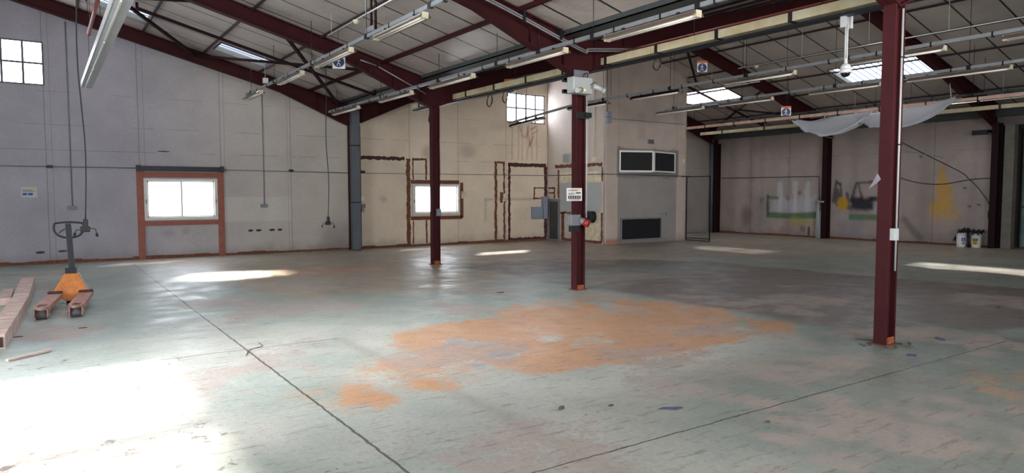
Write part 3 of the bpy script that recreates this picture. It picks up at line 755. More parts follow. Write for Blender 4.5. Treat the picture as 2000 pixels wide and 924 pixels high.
# ragged rusty outlines of removed partitions on the gable wall
def outline(lab, rects, mat, amp=.014, ax=1, pos=YB-.001):
    m = MB()
    for (x0, x1, z0, z1) in rects: irregular(x0, x1, z0, z1, pos, m, (z1-z0) > (x1-x0), amp)
    if ax == 0:
        m.v = [(pos-(pos-v[1]), 0, 0) if False else v for v in m.v]
    return solo(m, 'partition_outline', M[mat], lab, 'rust mark')
outline('rusty horizontal strip right of the wall column, above the conduit', [(7.7, 9.08, 2.6, 2.70)], 'darkrust', .02)
outline('tall rusty vertical strip left of the barred window', [(9.14, 9.26, .05, 2.66)], 'rust', .02)
outline('thin rusty outline like an upturned U above the barred window', [(9.34, 9.38, 2.03, 2.66), (9.34, 9.82, 2.62, 2.68), (9.78, 9.83, 2.03, 2.66)], 'rust', .012)
outline('thin rusty upright strip below the left corner of the barred window', [(9.34, 9.38, .07, .79)], 'rust', .012)
outline('thin rusty upright strip below the barred window, touching the farthest column', [(9.78, 9.83, .07, .79)], 'rust', .012)
outline('narrow rusty upright rectangle left of the tall dark rusty one', [(12.30, 12.39, .06, 2.6), (12.64, 12.72, .06, 1.35), (12.64, 12.70, 1.6, 2.6), (12.30, 12.70, 2.58, 2.66), (12.52, 12.62, 1.3, 1.65), (12.30, 12.72, .03, .08)], 'rust', .02)
outline('large dark rusty rectangle in the corner below the high window', [(12.83, 12.92, .05, 2.55), (12.83, 14.4, 2.5, 2.62), (12.83, 14.4, .04, .12), (14.32, 14.44, .08, 2.52)], 'darkrust', .018)
outline('small rusty rectangle outline above the grey cabinets', [(13.88, 13.93, 1.43, 1.82), (13.9, 14.3, 1.77, 1.82), (13.85, 14.3, 1.41, 1.46)], 'rust', .014)
def side_outline(lab, rects, mat, amp=.014):
    m = MB()
    for (y0, y1, z0, z1) in rects: irregular(y0, y1, z0, z1, 0, m, (z1-z0) > (y1-y0), amp)
    m.v = [(BX0+v[1]-.001, v[0], v[2]) for v in m.v]
    return solo(m, 'partition_outline', M[mat], lab, 'rust mark')
side_outline('rusty strip across the enclosure side above the pale board', [(16.35, 18.75, 2.46, 2.56)], 'rust', .02)
side_outline('rusty upright strip left of the pale board on the enclosure side', [(18.52, 18.6, 1.45, 2.4)], 'rust', .016)
side_outline('rusty line up the front corner and along the foot of the enclosure side', [(16.32, 16.4, .1, 1.0), (16.35, 18.4, .03, .12)], 'rust', .016)
side_outline('short rusty upright at the enclosure corner above the pale board', [(16.32, 16.38, 1.98, 2.43)], 'rust', .012)
side_outline('rusty angle below the left end of the pale board', [(17.9, 18.45, .93, 1.0), (18.25, 18.4, .13, .96)], 'rust', .016)
side_outline('thin rusty upright below the pale board', [(17.65, 17.72, .13, .85)], 'rust', .016)
side_outline('small rusty rectangle outline between the corner and the pale board', [(18.75, 19.1, 1.76, 1.82), (18.75, 18.81, 1.43, 1.8), (18.8, 19.1, 1.6, 1.65)], 'rust', .012)

m = MB()
for px in (4.58, 4.79, 5.14, 5.35):
    m2 = MB(); m2.sphere((px, YB-.002, .63), .06, 12, 6, sc=(1+.3*random.random(), .12, .55))
    solo(m2, 'wall_hole', M['ink'], 'dark %s hole in the gable wall below the pale repair panel, %s' % (('oval', 'leftmost of four') if px == 4.58 else ('small', 'second from left') if px == 4.79 else ('oval', 'third from left') if px == 5.14 else ('rimmed', 'rightmost of four')), 'hole')
for px, pz, lab in ((-.07, .27, 'dark hole low in the gable wall at far left'), (.36, .28, 'faint brown hole low in the wall left of the pallet truck'), (2.55, 2.66, 'dark gash in the wall above the terracotta window')):
    m2 = MB(); m2.sphere((px, YB-.002, pz), .07, 12, 6, sc=(1.3 if pz < 1 else 2., .1, .45 if pz < 1 else .2)); solo(m2, 'wall_hole', M['debris'] if px > .3 and pz < 1 else M['ink'], lab, 'hole')

# ------------------------------------------------------------------ steel frame
def column(x, y, lab, ztop=3.55, mat='maroon', base=True, cw=.19):
    """H section: flanges face left and right, recess faces the camera"""
    t = thing('steel_column', lab, 'column', (x, y, 0))
    w, d = cw, (.135 if cw < .25 else .18); m = MB()
    m.box(x-w/2, x-w/2+.022, y-d/2, y+d/2, 0, ztop).box(x+w/2-.022, x+w/2, y-d/2, y+d/2, 0, ztop).box(x-w/2+.022, x+w/2-.022, y-.008, y+.008, 0, ztop)
    m.build('shaft', mat, t, bevel=.004)
    if base:
        m = MB(); m.box(x-w/2-.03, x+w/2+.03, y-d/2-.03, y+d/2+.03, 0, .012); m.build('base_plate', 'rust', t)
        m = MB(); m.box(x-w/2+.023, x+w/2-.023, y-d/2, y-d/2+.01, .015, .085); m.build('kick_plate', 'rustbase', t)
    return t
c1 = column(7.36, 13.98, 'maroon H-section column, farthest of the three free-standing ones')
c2 = column(7.36, 8.92, 'maroon H-section column carrying the emergency lamp, middle of the three')
c3 = column(7.36, 3.83, 'maroon H-section column nearest the camera, at the right')
column(7.45, 19.07, 'maroon column against the gable wall beside the blue-grey drain cover', cw=.32)
column(7.32, -1.3, 'maroon column behind the camera in the valley line')
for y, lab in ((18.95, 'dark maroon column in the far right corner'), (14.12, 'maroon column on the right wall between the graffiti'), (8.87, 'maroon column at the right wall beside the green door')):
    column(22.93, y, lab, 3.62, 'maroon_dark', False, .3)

def rafter(xa, xb, y, lab, haunch_a, haunch_b, cover=.30):
    """portal rafter from xa to xb (following the roof underside), deeper at its haunches"""
    lo, hi = min(xa, xb), max(xa, xb); n = 24; T = []; B = []
    for i in range(n+1):
        x = lo+(hi-lo)*i/n; zt = zr(x)-.015; dep = cover
        for hx, L, D in (haunch_a, haunch_b):
            if hx is None: continue
            dd = abs(x-hx)
            if dd < L: dep = max(dep, cover+(D-cover)*(1-dd/L))
        T.append((x, zt)); B.append((x, zt-dep))
    m = MB(); w = .17; tf = .018
    t = thing('roof_beam', lab, 'roof beam', (lo, y, 0))
    def strip(poly, y0, y1):
        k = len(poly)//2; vs = [(p[0], yy, p[1]) for yy in (y0, y1) for p in poly]; N = len(poly); fs = []
        for i in range(k-1):
            a, b, c, d = i, i+1, N-2-i, N-1-i
            fs += [(a, b, c, d), (N+d, N+c, N+b, N+a)]
        fs += [(i, N+i, N+(i+1) % N, (i+1) % N) for i in range(N)]
        m.add(vs, fs)
    strip(T+B[::-1], y-.006, y+.006)
    strip(T+[(p[0], p[1]-tf) for p in T][::-1], y-w/2, y+w/2)
    strip([(p[0], p[1]+tf) for p in B]+B[::-1], y-w/2, y+w/2)
    m.build('beam', 'maroon', t)
    st = MB()
    for hx in (haunch_a[0], haunch_b[0]):
        if hx is None: continue
        for dx in (.16, .9):
            x = hx+(dx if hx < (lo+hi)/2 else -dx)
            i = min(range(n+1), key=lambda q: abs(T[q][0]-x)); st.box(T[i][0]-.007, T[i][0]+.007, y-w/2+.01, y+w/2-.01, B[i][1]+tf, T[i][1]-tf)
    if st.v: st.build('stiffener', 'maroon', t)
    return t
fn = {19.0: 'against the gable wall', 14.02: 'over the farthest free-standing column', 8.95: 'over the middle column with the emergency lamp', 3.83: 'over the nearest column', -1.3: 'behind the camera'}
for y in FRY:
    rafter(RL, XV, y, 'maroon roof beam sloping down rightwards to the valley, '+fn[y], (None, 0, 0), (7.3, 1.95, .62))
    rafter(XL, RL, y, 'maroon roof beam left of the left ridge, '+fn[y], (XL, 2.5, .6), (None, 0, 0))
    rafter(XV, RR, y, 'maroon roof beam rising rightwards from the valley, '+fn[y], (7.4, 1.7, .60), (None, 0, 0)) if y != 19.0 else rafter(XV, BX0, y, 'maroon roof beam rising from the valley to the enclosure along the gable wall', (7.4, 1.7, .60), (None, 0, 0))
    a = RR if y < 16 else BX1+.0
    rafter(a, XR-.03, y, 'maroon roof beam sloping down to the right side wall, '+fn[y], (None, 0, 0), (23.0, 3.6, .62))

pl_names = {}
def purlin(x, y0, y1, lab, w=.035, h=.045, mat='purlin'):
    m = MB(); z = zr(x)-.012-h/2
    m.box(x-w/2, x+w/2, y0, y1, z-h/2, z+h/2)
    solo(m, 'roof_purlin', M[mat], lab, 'purlin', 'roof purlins')
ordn = ['lowest', 'second lowest', 'third lowest', 'fourth lowest', 'fifth lowest', 'sixth lowest', 'seventh lowest']
for k in range(6): purlin(XV-1.22-1.33*k, YF, 18.9, ordn[k]+' lengthwise purlin on the slope left of the valley', w=.055 if k == 0 else .035, h=.07 if k == 0 else .045, mat='maroon' if k == 0 else 'purlin')
for k in range(5): purlin(XV+1.22+1.33*k, YF, 18.9 if XV+1.22+1.33*k < BX0-.1 else 16.1, ordn[k]+' lengthwise purlin on the slope right of the valley')
for k, x in enumerate((21.75, 20.5, 19.25, 17.97, 16.70, 15.45)): purlin(x, YF, 18.9 if x > BX1 else 16.1, ordn[k]+' lengthwise purlin above the right-hand wall side')

def brace(p, q, lab, r=.03):
    a = (p[0], p[1], zr(p[0])-.17); b = (q[0], q[1], zr(q[0])-.17); m = MB(); m.beam(a, b, .06, .06)
    m.beam(a, (a[0], a[1], a[2]+.12), .05, .05).beam(b, (b[0], b[1], b[2]+.12), .05, .05)
    solo(m, 'wind_brace', M['maroon_dark'], lab, 'brace')
brace((1.77, 16.42), (6.95, 16.36), 'straight roof strut midway between the gable wall and the next beam, left bay')
brace((4.04, 14.1), (6.92, 18.8), 'diagonal roof brace crossing near the hanging lamp rail in the left bay')
brace((3.3, 18.85), (6.3, 14.1), 'opposite diagonal roof brace of the crossed pair in the left bay')
brace((1.0, 15.6), (3.25, 18.8), 'diagonal roof brace near the long white lamp trunking')
brace((-.4, 18.8), (2.7, 14.1), 'diagonal roof brace at the top left of the view')
brace((18.9, 18.8), (22.2, 14.1), 'diagonal roof brace behind the corner rooflight')
brace((19.3, 14.1), (22.4, 18.7), 'opposite diagonal roof brace near the far right corner')
brace((15.6, 14.1), (18.3, 16.0), 'short roof brace above the enclosure front')
brace((18.2, 16.4), (22.4, 16.4), 'straight roof strut beyond the inner enclosure')

# blue-grey drain cover on the gable wall, pipe on far corner
t = thing('drain_cover', 'tall blue-grey boxed drainpipe on the gable wall at the valley', 'drainpipe', (7.38, 18.8, 0))
for z0, z1 in ((0.01, 1.35), (1.37, 2.95), (2.97, 3.95)):
    m = MB(); m.box(7.25, 7.49, 18.72, 18.88, z0, z1); m.build('cover_section', 'bluegrey', t, bevel=.006)
m = MB(); m.cyl((22.75, 19.05, 0.0), (22.75, 19.05, 3.8), .07, 12); m.cyl((22.75, 19.05, 1.2), (22.75, 19.05, 1.26), .08, 12)
solo(m, 'drainpipe', M['bluegrey'], 'blue-grey round drainpipe in the far right corner', 'drainpipe')
# grey pipe pair on right wall column
t = thing('pipe_stand', 'pale grey painted pipe beside the right wall column with a short crossbar', 'pipe', (22.8, 14.35, 0))
m = MB(); m.cyl((22.86, 14.36, 0), (22.86, 14.36, 1.35), .035, 10); m.build('upright', 'ltgrey', t)
m = MB(); m.cyl((22.8, 14.42, 1.3), (22.76, 14.1, 1.3), .03, 10); m.build('crossbar', 'ltgrey', t)
m = MB(); m.box(22.86, 23.08, 14.23, 14.44, 0, .95); m.build('cladding', 'ltgrey', t)

# ------------------------------------------------------------------ lamp rails and strip lights
def catmull(pts, n=8):
    P = [Vector(p) for p in pts]; P = [P[0]*2-P[1]]+P+[P[-1]*2-P[-2]]; out = []
    for i in range(1, len(P)-2):
        for k in range(n):
            t = k/n; a, b, c, d = P[i-1:i+3]
            out.append(.5*((2*b)+(c-a)*t+(2*a-5*b+4*c-d)*t*t+(3*b-a-3*c+d)*t**3))
    return out+[P[-2]]

def rail(x, z, y0, y1, lab, hang, mat='galv', w=.045, h=.055, zend=None):
    t = thing('lamp_rail', lab, 'lamp rail', (x, y0, z))
    m = MB(); ze = z if zend is None else zend
    if zend is None: m.box(x-w/2, x+w/2, y0, y1, z-h/2, z+h/2)
    else: m.beam((x, y0, ze), (x, y0-3.2 if y1 < y0 else y0+3.2, z), w, h).box(x-w/2, x+w/2, y1, y0-3.2, z-h/2, z+h/2)
    m.build('channel', mat, t)
    for k, y in enumerate(hang):
        m = MB(); zz = z if (zend is None or y < y0-3.2) else zend+(z-zend)*(y0-y)/3.2
        m.cyl((x, y, zz+h/2), (x, y, zr(x)-.01), .005, 6); m.build('hanger', 'darksteel', t)
        m = MB(); m.box(x-w/2-.012, x+w/2+.012, y-.035, y+.035, zz-h/2-.01, zz+h/2+.012); m.build('clamp', 'darksteel', t)
    # thin clips along the run
    m = MB(); y = min(y0, y1)+.3
    lim = max(y0, y1) if zend is None else y0-3.3
    while y < lim: m.box(x-w/2-.006, x+w/2+.006, y-.012, y+.012, z-h/2-.02, z+h/2+.006); y += .85
    m.each('clip', 'darksteel', t)
    return t

def make_striplight(L=1.6, hm='cream', rm='reflector'):
    t = thing('strip_light', 'x', 'strip light')
    m = MB(); m.prism([(-.025, .0), (.025, .0), (.025, .045), (-.025, .045)], 1, -L/2, L/2); m.build('housing', hm, t, bevel=.004)
    m = MB(); m.prism([(-.027, .04), (-.098, -.022), (-.094, -.028), (-.027, .03)], 1, -L/2, L/2)
    m.prism([(.027, .04), (.027, .03), (.094, -.028), (.098, -.022)], 1, -L/2, L/2); m.build('reflector', rm, t)
    for s in (-1, 1):
        m = MB(); m.box(-.045, .045, s*L/2, s*(L/2+.01), -.042, .04).box(-.045, .045, s*(L/2-.04), s*L/2, -.042, .0); m.build('end_cap', hm, t)
    for s in (-1, 1):
        m = MB(); m.box(-.012, .012, s*L*.3-.02, s*L*.3+.02, .045, .082); m.build('mount', 'darksteel', t)
    for s in (-1, 1):
        m = MB(); m.cyl((s*.03, -L/2+.03, -.026), (s*.03, L/2-.03, -.026), .014, 10); m.build('tube', 'tube', t)
    return t
proto = make_striplight(); proto_dark = make_striplight(1.6, 'lamp_shaded', 'maroon_dark'); used = {}  # second copy is darker: silhouette shade put into its colours
def striplight(x, z, yc, lab, group, L=1.6, tilt=0., dark=False):
    P = proto_dark if dark else proto
    o = P if dark not in used else copy_tree(P); used[dark] = True
    o.location = (x, yc, z); o.rotation_euler = (tilt, 0, 0); o.scale = (1, L/1.6, 1)
    tag(o, lab, 'strip light', group)
    return o
place = ['farthest', 'second farthest', 'third', 'fourth', 'fifth', 'sixth', 'seventh']
rail(4.38, 4.1, 18.45, YF, 'grey lamp rail crossing the left bay in front of the first roof beam', (17.95, 15.9, 13.3, 10.6, 8.4, 5.4), 'galv')
for k, (y, L) in enumerate(((17.7, 1.5), (14.65, 1.6), (12.1, 1.75), (9.35, 1.65), (5.5, 1.6))):
    striplight(4.36, 4.0, y, 'cream strip light on the left-bay rail, %s along it' % place[k], 'strip lights on the left-bay rail', L)
rail(6.53, 3.82, 18.5, YF, 'grey lamp rail beside the valley passing the column tops', (17.9, 15.0, 12.2, 10.1, 8.9, 7.6, 5.7), 'galv')
for k, (y, L) in enumerate(((17.1, 1.7), (14.1, 1.6), (11.6, 1.6), (8.9, 1.5), (6.45, 1.6), (3.8, 1.6))):
    striplight(6.47, 3.71, y, 'cream strip light on the rail beside the valley, %s along it' % place[k], 'strip lights on the valley rail', L)
rail(11.6, 3.92, 17.3, YF, 'dark sagging-ended lamp rail crossing in front of the inner enclosure', (16.4, 13.1, 10.9, 8.9, 6.8), 'galv', zend=3.70)
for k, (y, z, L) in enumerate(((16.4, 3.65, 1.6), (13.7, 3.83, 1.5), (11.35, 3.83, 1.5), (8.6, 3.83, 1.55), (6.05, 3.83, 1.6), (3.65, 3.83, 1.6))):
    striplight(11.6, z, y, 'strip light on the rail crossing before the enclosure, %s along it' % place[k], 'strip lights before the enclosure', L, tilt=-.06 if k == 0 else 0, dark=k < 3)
rail(14.2, 3.9, 13.75, YF, 'pale lamp rail starting in front of the enclosure corner', (13.2, 11.0, 8.6, 6.0), 'galv')
for k, (y, L) in enumerate(((13.0, 1.6), (10.9, 1.5), (8.4, 1.55), (6.2, 1.75), (3.6, 1.6))):
    striplight(14.2, 3.81, y, 'strip light on the pale rail right of the enclosure, %s along it' % place[k], 'strip lights on the pale rail', L)
rail(18.95, 4.0, 15.6, YF, 'grey lamp rail above the hanging white sheet', (13.0, 10.3, 7.9, 6.0), 'gutter')
for k, (y, L) in enumerate(((12.6, 1.5), (6.6, 1.6))):
    striplight(18.95, 3.9, y, 'dusty strip light on the rail above the white sheet, %s one' % ('far' if k == 0 else 'near'), 'strip lights above the sheet', L)
# pinkish channel the sheet hangs from
t = thing('cable_channel', 'pinkish white cable channel behind the hanging white sheet', 'cable duct', (18.2, 17, 3.8))
m = MB(); m.box(18.16, 18.24, YF, 17.0, 3.76, 3.84); m.build('channel', 'pinkrail', t)
m = MB(); y = 4.
while y < 17: m.box(18.15, 18.25, y, y+.03, 3.70, 3.85); y += 1.15
m.each('bracket', 'darksteel', t)
for y in (16, 12.5, 9, 5.5):
    m = MB(); m.cyl((18.2, y, 3.84), (18.2, y, zr(18.2)-.01), .005, 6); m.build('hanger', 'darksteel', t)
t = thing('cable_duct', 'cream cable duct high along the right wall', 'cable duct', (19.8, 17, 3.75))
m = MB(); m.box(19.77, 19.83, YF, 17.1, 3.69, 3.79); m.build('duct', 'creamtray', t)
m = MB(); y = 4.2
while y < 17.1: m.box(19.765, 19.835, y, y+.05, 3.68, 3.80); y += 1.7
m.each('band', 'black', t)
for y in (16, 12, 8, 5):
    m = MB(); m.cyl((19.8, y, 3.79), (19.8, y, zr(19.8)-.01), .005, 6); m.build('hanger', 'darksteel', t)
# main cable duct along the valley on the right-bay side
t = thing('cable_duct', 'wide cream cable duct with black bands passing behind the middle column', 'cable duct', (7.95, 16.3, 3.72))
y = YF; k = 0
while y < 16.2:
    y2 = min(y+2.4, 16.2); m = MB(); m.box(7.85, 8.02, y+.004, y2-.004, 3.75, 3.865); m.build('duct_section', 'creamtray', t, bevel=.004); y = y2
m = MB(); y = 4.2
while y < 16: m.box(7.845, 8.025, y, y+.06, 3.745, 3.87); y += 1.15
m.each('band', 'black', t)
m = MB(); m.beam((7.93, YF, 3.70), (7.93, 16.1, 3.70), .14, .03); m.build('support_strip', 'darksteel', t)
for y in (14.8, 11.6, 7.0, 5.0):
    m = MB(); m.cyl((7.93, y, 3.88), (7.93, y, zr(7.93)-.01), .006, 6); m.build('hanger', 'darksteel', t)
m = MB(); m.cyl((8.0, 4.5, 3.93), (8.0, 9.2, 3.93), .014, 8); solo(m, 'red_cable', M['redpipe'], 'thin red cable lying along the top of the wide cream duct', 'cable')
def loop(c, r, lab, n=2):
    m = MB(); P = []
    for i in range(int(28*n)):
        a = 2*PI*i/28+PI/2; P.append((c[0]+.01*math.sin(i*.3), c[1]+r*.75*math.cos(a)+.01*math.sin(i*.7), c[2]-r+r*math.sin(a)))
    m.tube(P, .008, 6); solo(m, 'cable_loop', M['black'], lab, 'cable loop')
loop((7.95, 7.75, 3.70), .1, 'black cable loop hanging below the duct right of the middle column')
loop((7.95, 12.6, 3.70), .13, 'black cable loop under the duct above the barred window, left one')
loop((7.95, 12.0, 3.70), .12, 'black cable loop under the duct above the barred window, right one')
loop((8.1, 15.6, 3.60), .12, 'black cable loop just right of the farthest column top')
loop((5.55, 13.85, 4.36), .08, 'black cable loop on the beam over the farthest column, left one', 1)
loop((5.8, 13.85, 4.30), .08, 'black cable loop on the beam over the farthest column, right one', 1)

# big trunking near camera
t = thing('lamp_trunking', 'long cream strip-light trunking running overhead at the upper left', 'strip light', (.9, 17.8, 4.0))
for a, b in ((17.8, 14.9), (14.88, 12.2), (12.18, 9.5), (9.48, 6), (5.98, 2)):
    m = MB(); m.prism([(.80, 3.93), (.86, 3.90), (.99, 3.90), (1.02, 3.96), (1.02, 4.02), (.80, 4.02)], 1, a, b); m.build('trunk_section', 'ltgrey', t)
    m = MB(); m.box(.855, .875, a-.05, b+.05, 3.875, 3.90); m.build('lens_strip', 'tube', t)
m = MB(); m.box(.79, .80, 17.8, 2, 3.92, 4.03); m.build('side_lip', 'whitepl', t)
for y in (16.8, 13.5, 10.5):
    m = MB(); m.cyl((.91, y, 4.02), (.91, y, zr(.91)-.01), .005, 6); m.build('hanger', 'darksteel', t)
m = MB(); m.cyl((.92, 13.2, 4.95), (.92, 16.9, 4.9), .035, 10); m.sphere((.92, 16.95, 4.9), .045)
m.cyl((.92, 14.2, 4.95), (.92, 14.2, zr(.92)), .006, 6).cyl((.92, 16.3, 4.92), (.92, 16.3, zr(.92)), .006, 6)
solo(m, 'sprinkler_pipe', M['redpipe'], 'dull red pipe end overhead left of the long white trunking', 'pipe')

m = MB(); m.box(4.42, 4.53, 16.95, 17.03, 4.21, 4.33); m.cyl((4.47, 16.99, 4.33), (4.47, 16.99, zr(4.47)-.01), .004, 6); solo(m, 'alarm_box', M['whitepl'], 'small white box beside the far end of the left-bay rail', 'box')
# pendant bracket on the left bay rail
t = thing('hanger_bracket', 'pair of brown tubes with pale clamp plate on the left-bay rail', 'bracket', (4.5, 10.6, 4.15))
for dy in (-.17, .17):
    m = MB(); m.cyl((4.5, 10.6+dy*.5, 4.22), (4.5, 10.6+dy*.5, zr(4.5)-.0), .022, 8); m.build('drop_tube', 'maroon_dark', t)
m = MB(); m.box(4.42, 4.58, 10.45, 10.75, 4.14, 4.18).box(4.42, 4.44, 10.45, 10.75, 4.14, 4.26); m.build('plate', 'galv', t, bevel=.004)

# alarm conduits with round detectors
def detpipe(x, z, y0, y1, yd, lab, lab2):
    m = MB(); m.cyl((x, y0, z), (x, y1, z), .012, 8)
    y = y0-.2
    while y > y1: m.cyl((x, y, z), (x, y, zr(x)-.01), .004, 6); y -= 1.6
    solo(m, 'alarm_conduit', M['whitepl'], lab, 'conduit')
    m = MB(); m.cyl((x, yd, z-.014), (x, yd, z-.04), .06, 16).cyl((x, yd, z-.04), (x, yd, z-.075), .055, 16, .03)
    solo(m, 'smoke_detector', M['cream'], lab2, 'smoke detector')
detpipe(4.45, 4.5, 12.6, 7.5, 11.2, 'thin white conduit under the left slope with a detector', 'round cream detector on the conduit in the left bay')
detpipe(14.93, 4.8, 11.7, 3.5, 11.15, 'thin white conduit under the right ridge with a detector', 'round cream detector right of the enclosure top')
m = MB(); m.cyl((16.9, 15.9, 4.75), (16.9, 12.5, 4.75), .01, 6); m.cyl((16.9, 14.2, 4.75), (16.9, 14.2, zr(16.9)), .004, 6); solo(m, 'alarm_conduit', M['whitepl'], 'thin wire conduit above the corner rooflight', 'conduit')
m = MB(); m.cyl((20.9, 13.5, 4.05), (20.9, 3.8, 4.05), .01, 6)
for y in (12, 8, 5): m.cyl((20.9, y, 4.05), (20.9, y, zr(20.9)), .004, 6)
solo(m, 'alarm_conduit', M['whitepl'], 'thin white conduit above the white sheet, close to the right wall', 'conduit')

# conduits along the beam over the middle column
t = thing('beam_conduit', 'bright metal conduits strapped along the beam over the middle column', 'conduit', (6, 8.7, 4))
for k, dz in enumerate((0, .035)):
    m = MB(); m.tube(catmull([(4.6, 8.70, zr(4.6)-.19-dz), (5.8, 8.70, zr(5.8)-.19-dz), (7.2, 8.70, 3.92-dz), (7.42, 8.70, 3.93-dz), (8.3, 8.66, 4.02-dz)], 5), .013, 8); m.build('conduit', 'galv', t)
m = MB()
for x in (5.2, 6.1, 6.8): m.box(x-.02, x+.02, 8.67, 8.74, zr(x)-.27, zr(x)-.1)
m.each('strap', 'darksteel', t)
m = MB(); m.tube([(5.95, 13.78, 4.26), (7.05, 13.78, 3.78)], .012, 8).tube([(5.55, 13.78, 4.36), (5.9, 13.78, 4.28)], .012, 8)
solo(m, 'beam_conduit', M['galv'], 'thin pale conduit on the beam over the farthest column', 'conduit')

# conduits on gable wall
t = thing('wall_conduit', 'dark conduit running the length of the gable wall above the windows', 'conduit', (0, YB, 2.2))
m = MB(); m.cyl((XL+.1, YB-.02, 2.24), (1.92, YB-.02, 2.235), .013, 8).cyl((3.94, YB-.02, 2.225), (7.28, YB-.02, 2.20), .013, 8).cyl((7.62, YB-.02, 2.20), (BX0-.0, YB-.02, 2.22), .010, 8); m.build('pipe', 'greypl', t)
m = MB()
for x in (.18, 2.0, 5.68, 7.75): m.box(x-.06, x+.06, YB-.045, YB-.001, 2.2, 2.27)
m.each('clip', 'darksteel', t)
t = thing('wall_conduit', 'dark conduit crossing the enclosure at head height', 'conduit', (BX0, BY, 2.2))
m = MB(); m.tube([(BX0-.02, YB-.03, 2.22), (BX0-.02, BY-.02, 2.2), (BX1, BY-.02, 2.18)], .010, 8); m.build('pipe', 'darksteel', t)
t = thing('wall_conduit', 'dark conduit on the right wall above the green graffiti', 'conduit', (XR, 17, 2.2))
m = MB(); m.tube([(XR-.02, 18.8, 2.22), (XR-.02, 14.5, 2.2), (XR-.02, 14.47, 1.3)], .012, 8); m.build('pipe', 'darksteel', t)
for x, zt, lab in ((.59, zr(.59)-.35, 'grey vertical conduit ending in a switch box left of the terracotta window'), (4.95, zr(4.95)-.35, 'grey vertical conduit ending in a switch box on the pale repair panel')):
    t = thing('switch_drop', lab, 'switch', (x, YB, 1.3))
    m = MB(); m.cyl((x, YB-.015, 1.33), (x, YB-.015, zt), .012, 8); m.build('conduit', 'greypl', t)
    m = MB(); m.box(x-.10, x+.07, YB-.06, YB-.001, 1.24, 1.33); m.build('switch_box', 'greypl', t, bevel=.006)
t = thing('switch_drop', 'thin conduit down the enclosure side to a small cream box', 'switch', (BX0, 16.72, 2.6))
m = MB(); m.cyl((BX0-.012, 16.72, 2.75), (BX0-.012, 16.72, 5.0), .009, 8); m.build('conduit', 'cream', t)
m = MB(); m.box(BX0-.05, BX0-.001, 16.65, 16.82, 2.6, 2.75); m.build('switch_box', 'cream', t, bevel=.005)
m = MB(); m.cyl((17.9, BY-.012, 2.7), (17.9, BY-.012, 5.2), .009, 8).box(17.87, 17.93, BY-.03, BY-.001, 2.62, 2.75); solo(m, 'wall_conduit', M['cream'], 'thin pale conduit near the right edge of the enclosure front', 'conduit')
# junction boxes with conduit on enclosure corner
t = thing('junction_box', 'grey twin junction box on the upper corner of the enclosure', 'junction box', (14.46, BY, 3.75))
for z in (3.76, 3.95):
    m = MB(); m.box(14.42, 14.60, BY-.1, BY-.001, z, z+.16); m.build('box', 'cabgrey', t, bevel=.01)
m = MB(); m.tube([(14.6, BY-.03, 3.91), (BX1, BY-.03, 3.91)], .012, 8).cyl((14.47, BY-.03, 4.1), (14.47, BY-.03, 5.6), .012, 8).cyl((14.62, BY-.03, 4.6), (14.62, BY-.03, 5.6), .008, 8); m.build('conduit', 'greypl', t)

# small fittings right of the wall column
m = MB(); m.box(7.66, 7.76, YB-.05, YB-.001, 1.40, 1.52); solo(m, 'light_switch', M['whitepl'], 'white switch just right of the wall column', 'switch', bevel=.005)
t = thing('socket_box', 'grey socket box just right of the wall column, below the white switch', 'socket', (7.72, YB, 1.2))
m = MB(); m.box(7.64, 7.80, YB-.07, YB-.001, 1.20, 1.31); m.build('box', 'greypl', t, bevel=.006)
m = MB(); m.tube(catmull([(7.72, YB-.04, 1.2), (7.68, YB-.05, 1.1), (7.74, YB-.05, 1.08), (7.76, YB-.04, 1.18)], 5), .008, 6); m.build('cable', 'black', t)
m = MB(); m.box(-.38, -.08, YB-.006, YB-.001, 1.53, 1.77); t2 = solo(m, 'wall_notice', M['ltgrey'], 'faded notice sheet on the gable wall at far left', 'notice')
for (a, b, c, d, mt) in ((-.35, -.27, 1.58, 1.63, 'inkblue'), (-.25, -.16, 1.58, 1.63, 'inkblue'), (-.35, -.12, 1.66, 1.67, 'ink'), (-.35, -.16, 1.69, 1.70, 'ink'), (-.22, -.12, 1.72, 1.75, 'yellow')):
    m = MB(); m.box(a, b, YB-.0075, YB-.006, c, d); m.build('print', mt, t2)
# water stain arc of hose near the drain
# ---- corner equipment
t = thing('meter_cabinet', 'low grey square cabinet on the gable wall near the corner', 'cabinet', (13.98, YB, .74))
m = MB(); m.box(13.76, 14.18, YB-.12, YB-.001, .74, 1.15); m.build('body', 'cabgrey', t, bevel=.008)
m = MB(); m.box(13.79, 14.15, YB-.13, YB-.12, .77, 1.12); m.build('door', 'cabgrey', t)
t = thing('meter_cabinet', 'tall narrow grey cabinet in the wall corner beside the square one', 'cabinet', (14.3, YB, .74))
m = MB(); m.box(14.19, 14.33, YB-.2, YB-.001, .74, 1.50); m.build('body', 'cabgrey', t, bevel=.008)
m = MB(); m.box(14.2, 14.32, YB-.21, YB-.2, .76, 1.48); m.build('door', 'cabgrey', t)
t = thing('louvre_panel', 'tall dark louvred panel on the enclosure side beside the corner', 'panel', (BX0, 18.78, .02))
m = MB(); m.box(BX0-.05, BX0-.001, 18.47, 19.08, 0.0, .06).box(BX0-.05, BX0-.001, 18.47, 19.08, 1.33, 1.42).box(BX0-.05, BX0-.001, 18.47, 18.54, .06, 1.33).box(BX0-.05, BX0-.001, 19.02, 19.08, .06, 1.33); m.build('frame', 'greypl', t)
m = MB(); z = .07
while z < 1.32: m.box(BX0-.035, BX0-.001, 18.54, 19.02, z, z+.03); z += .04
m.build('louvre', 'darkmesh', t)
t = thing('wall_board', 'large pale grey board on the enclosure side behind the middle column', 'board', (BX0, 17.4, 1.02))
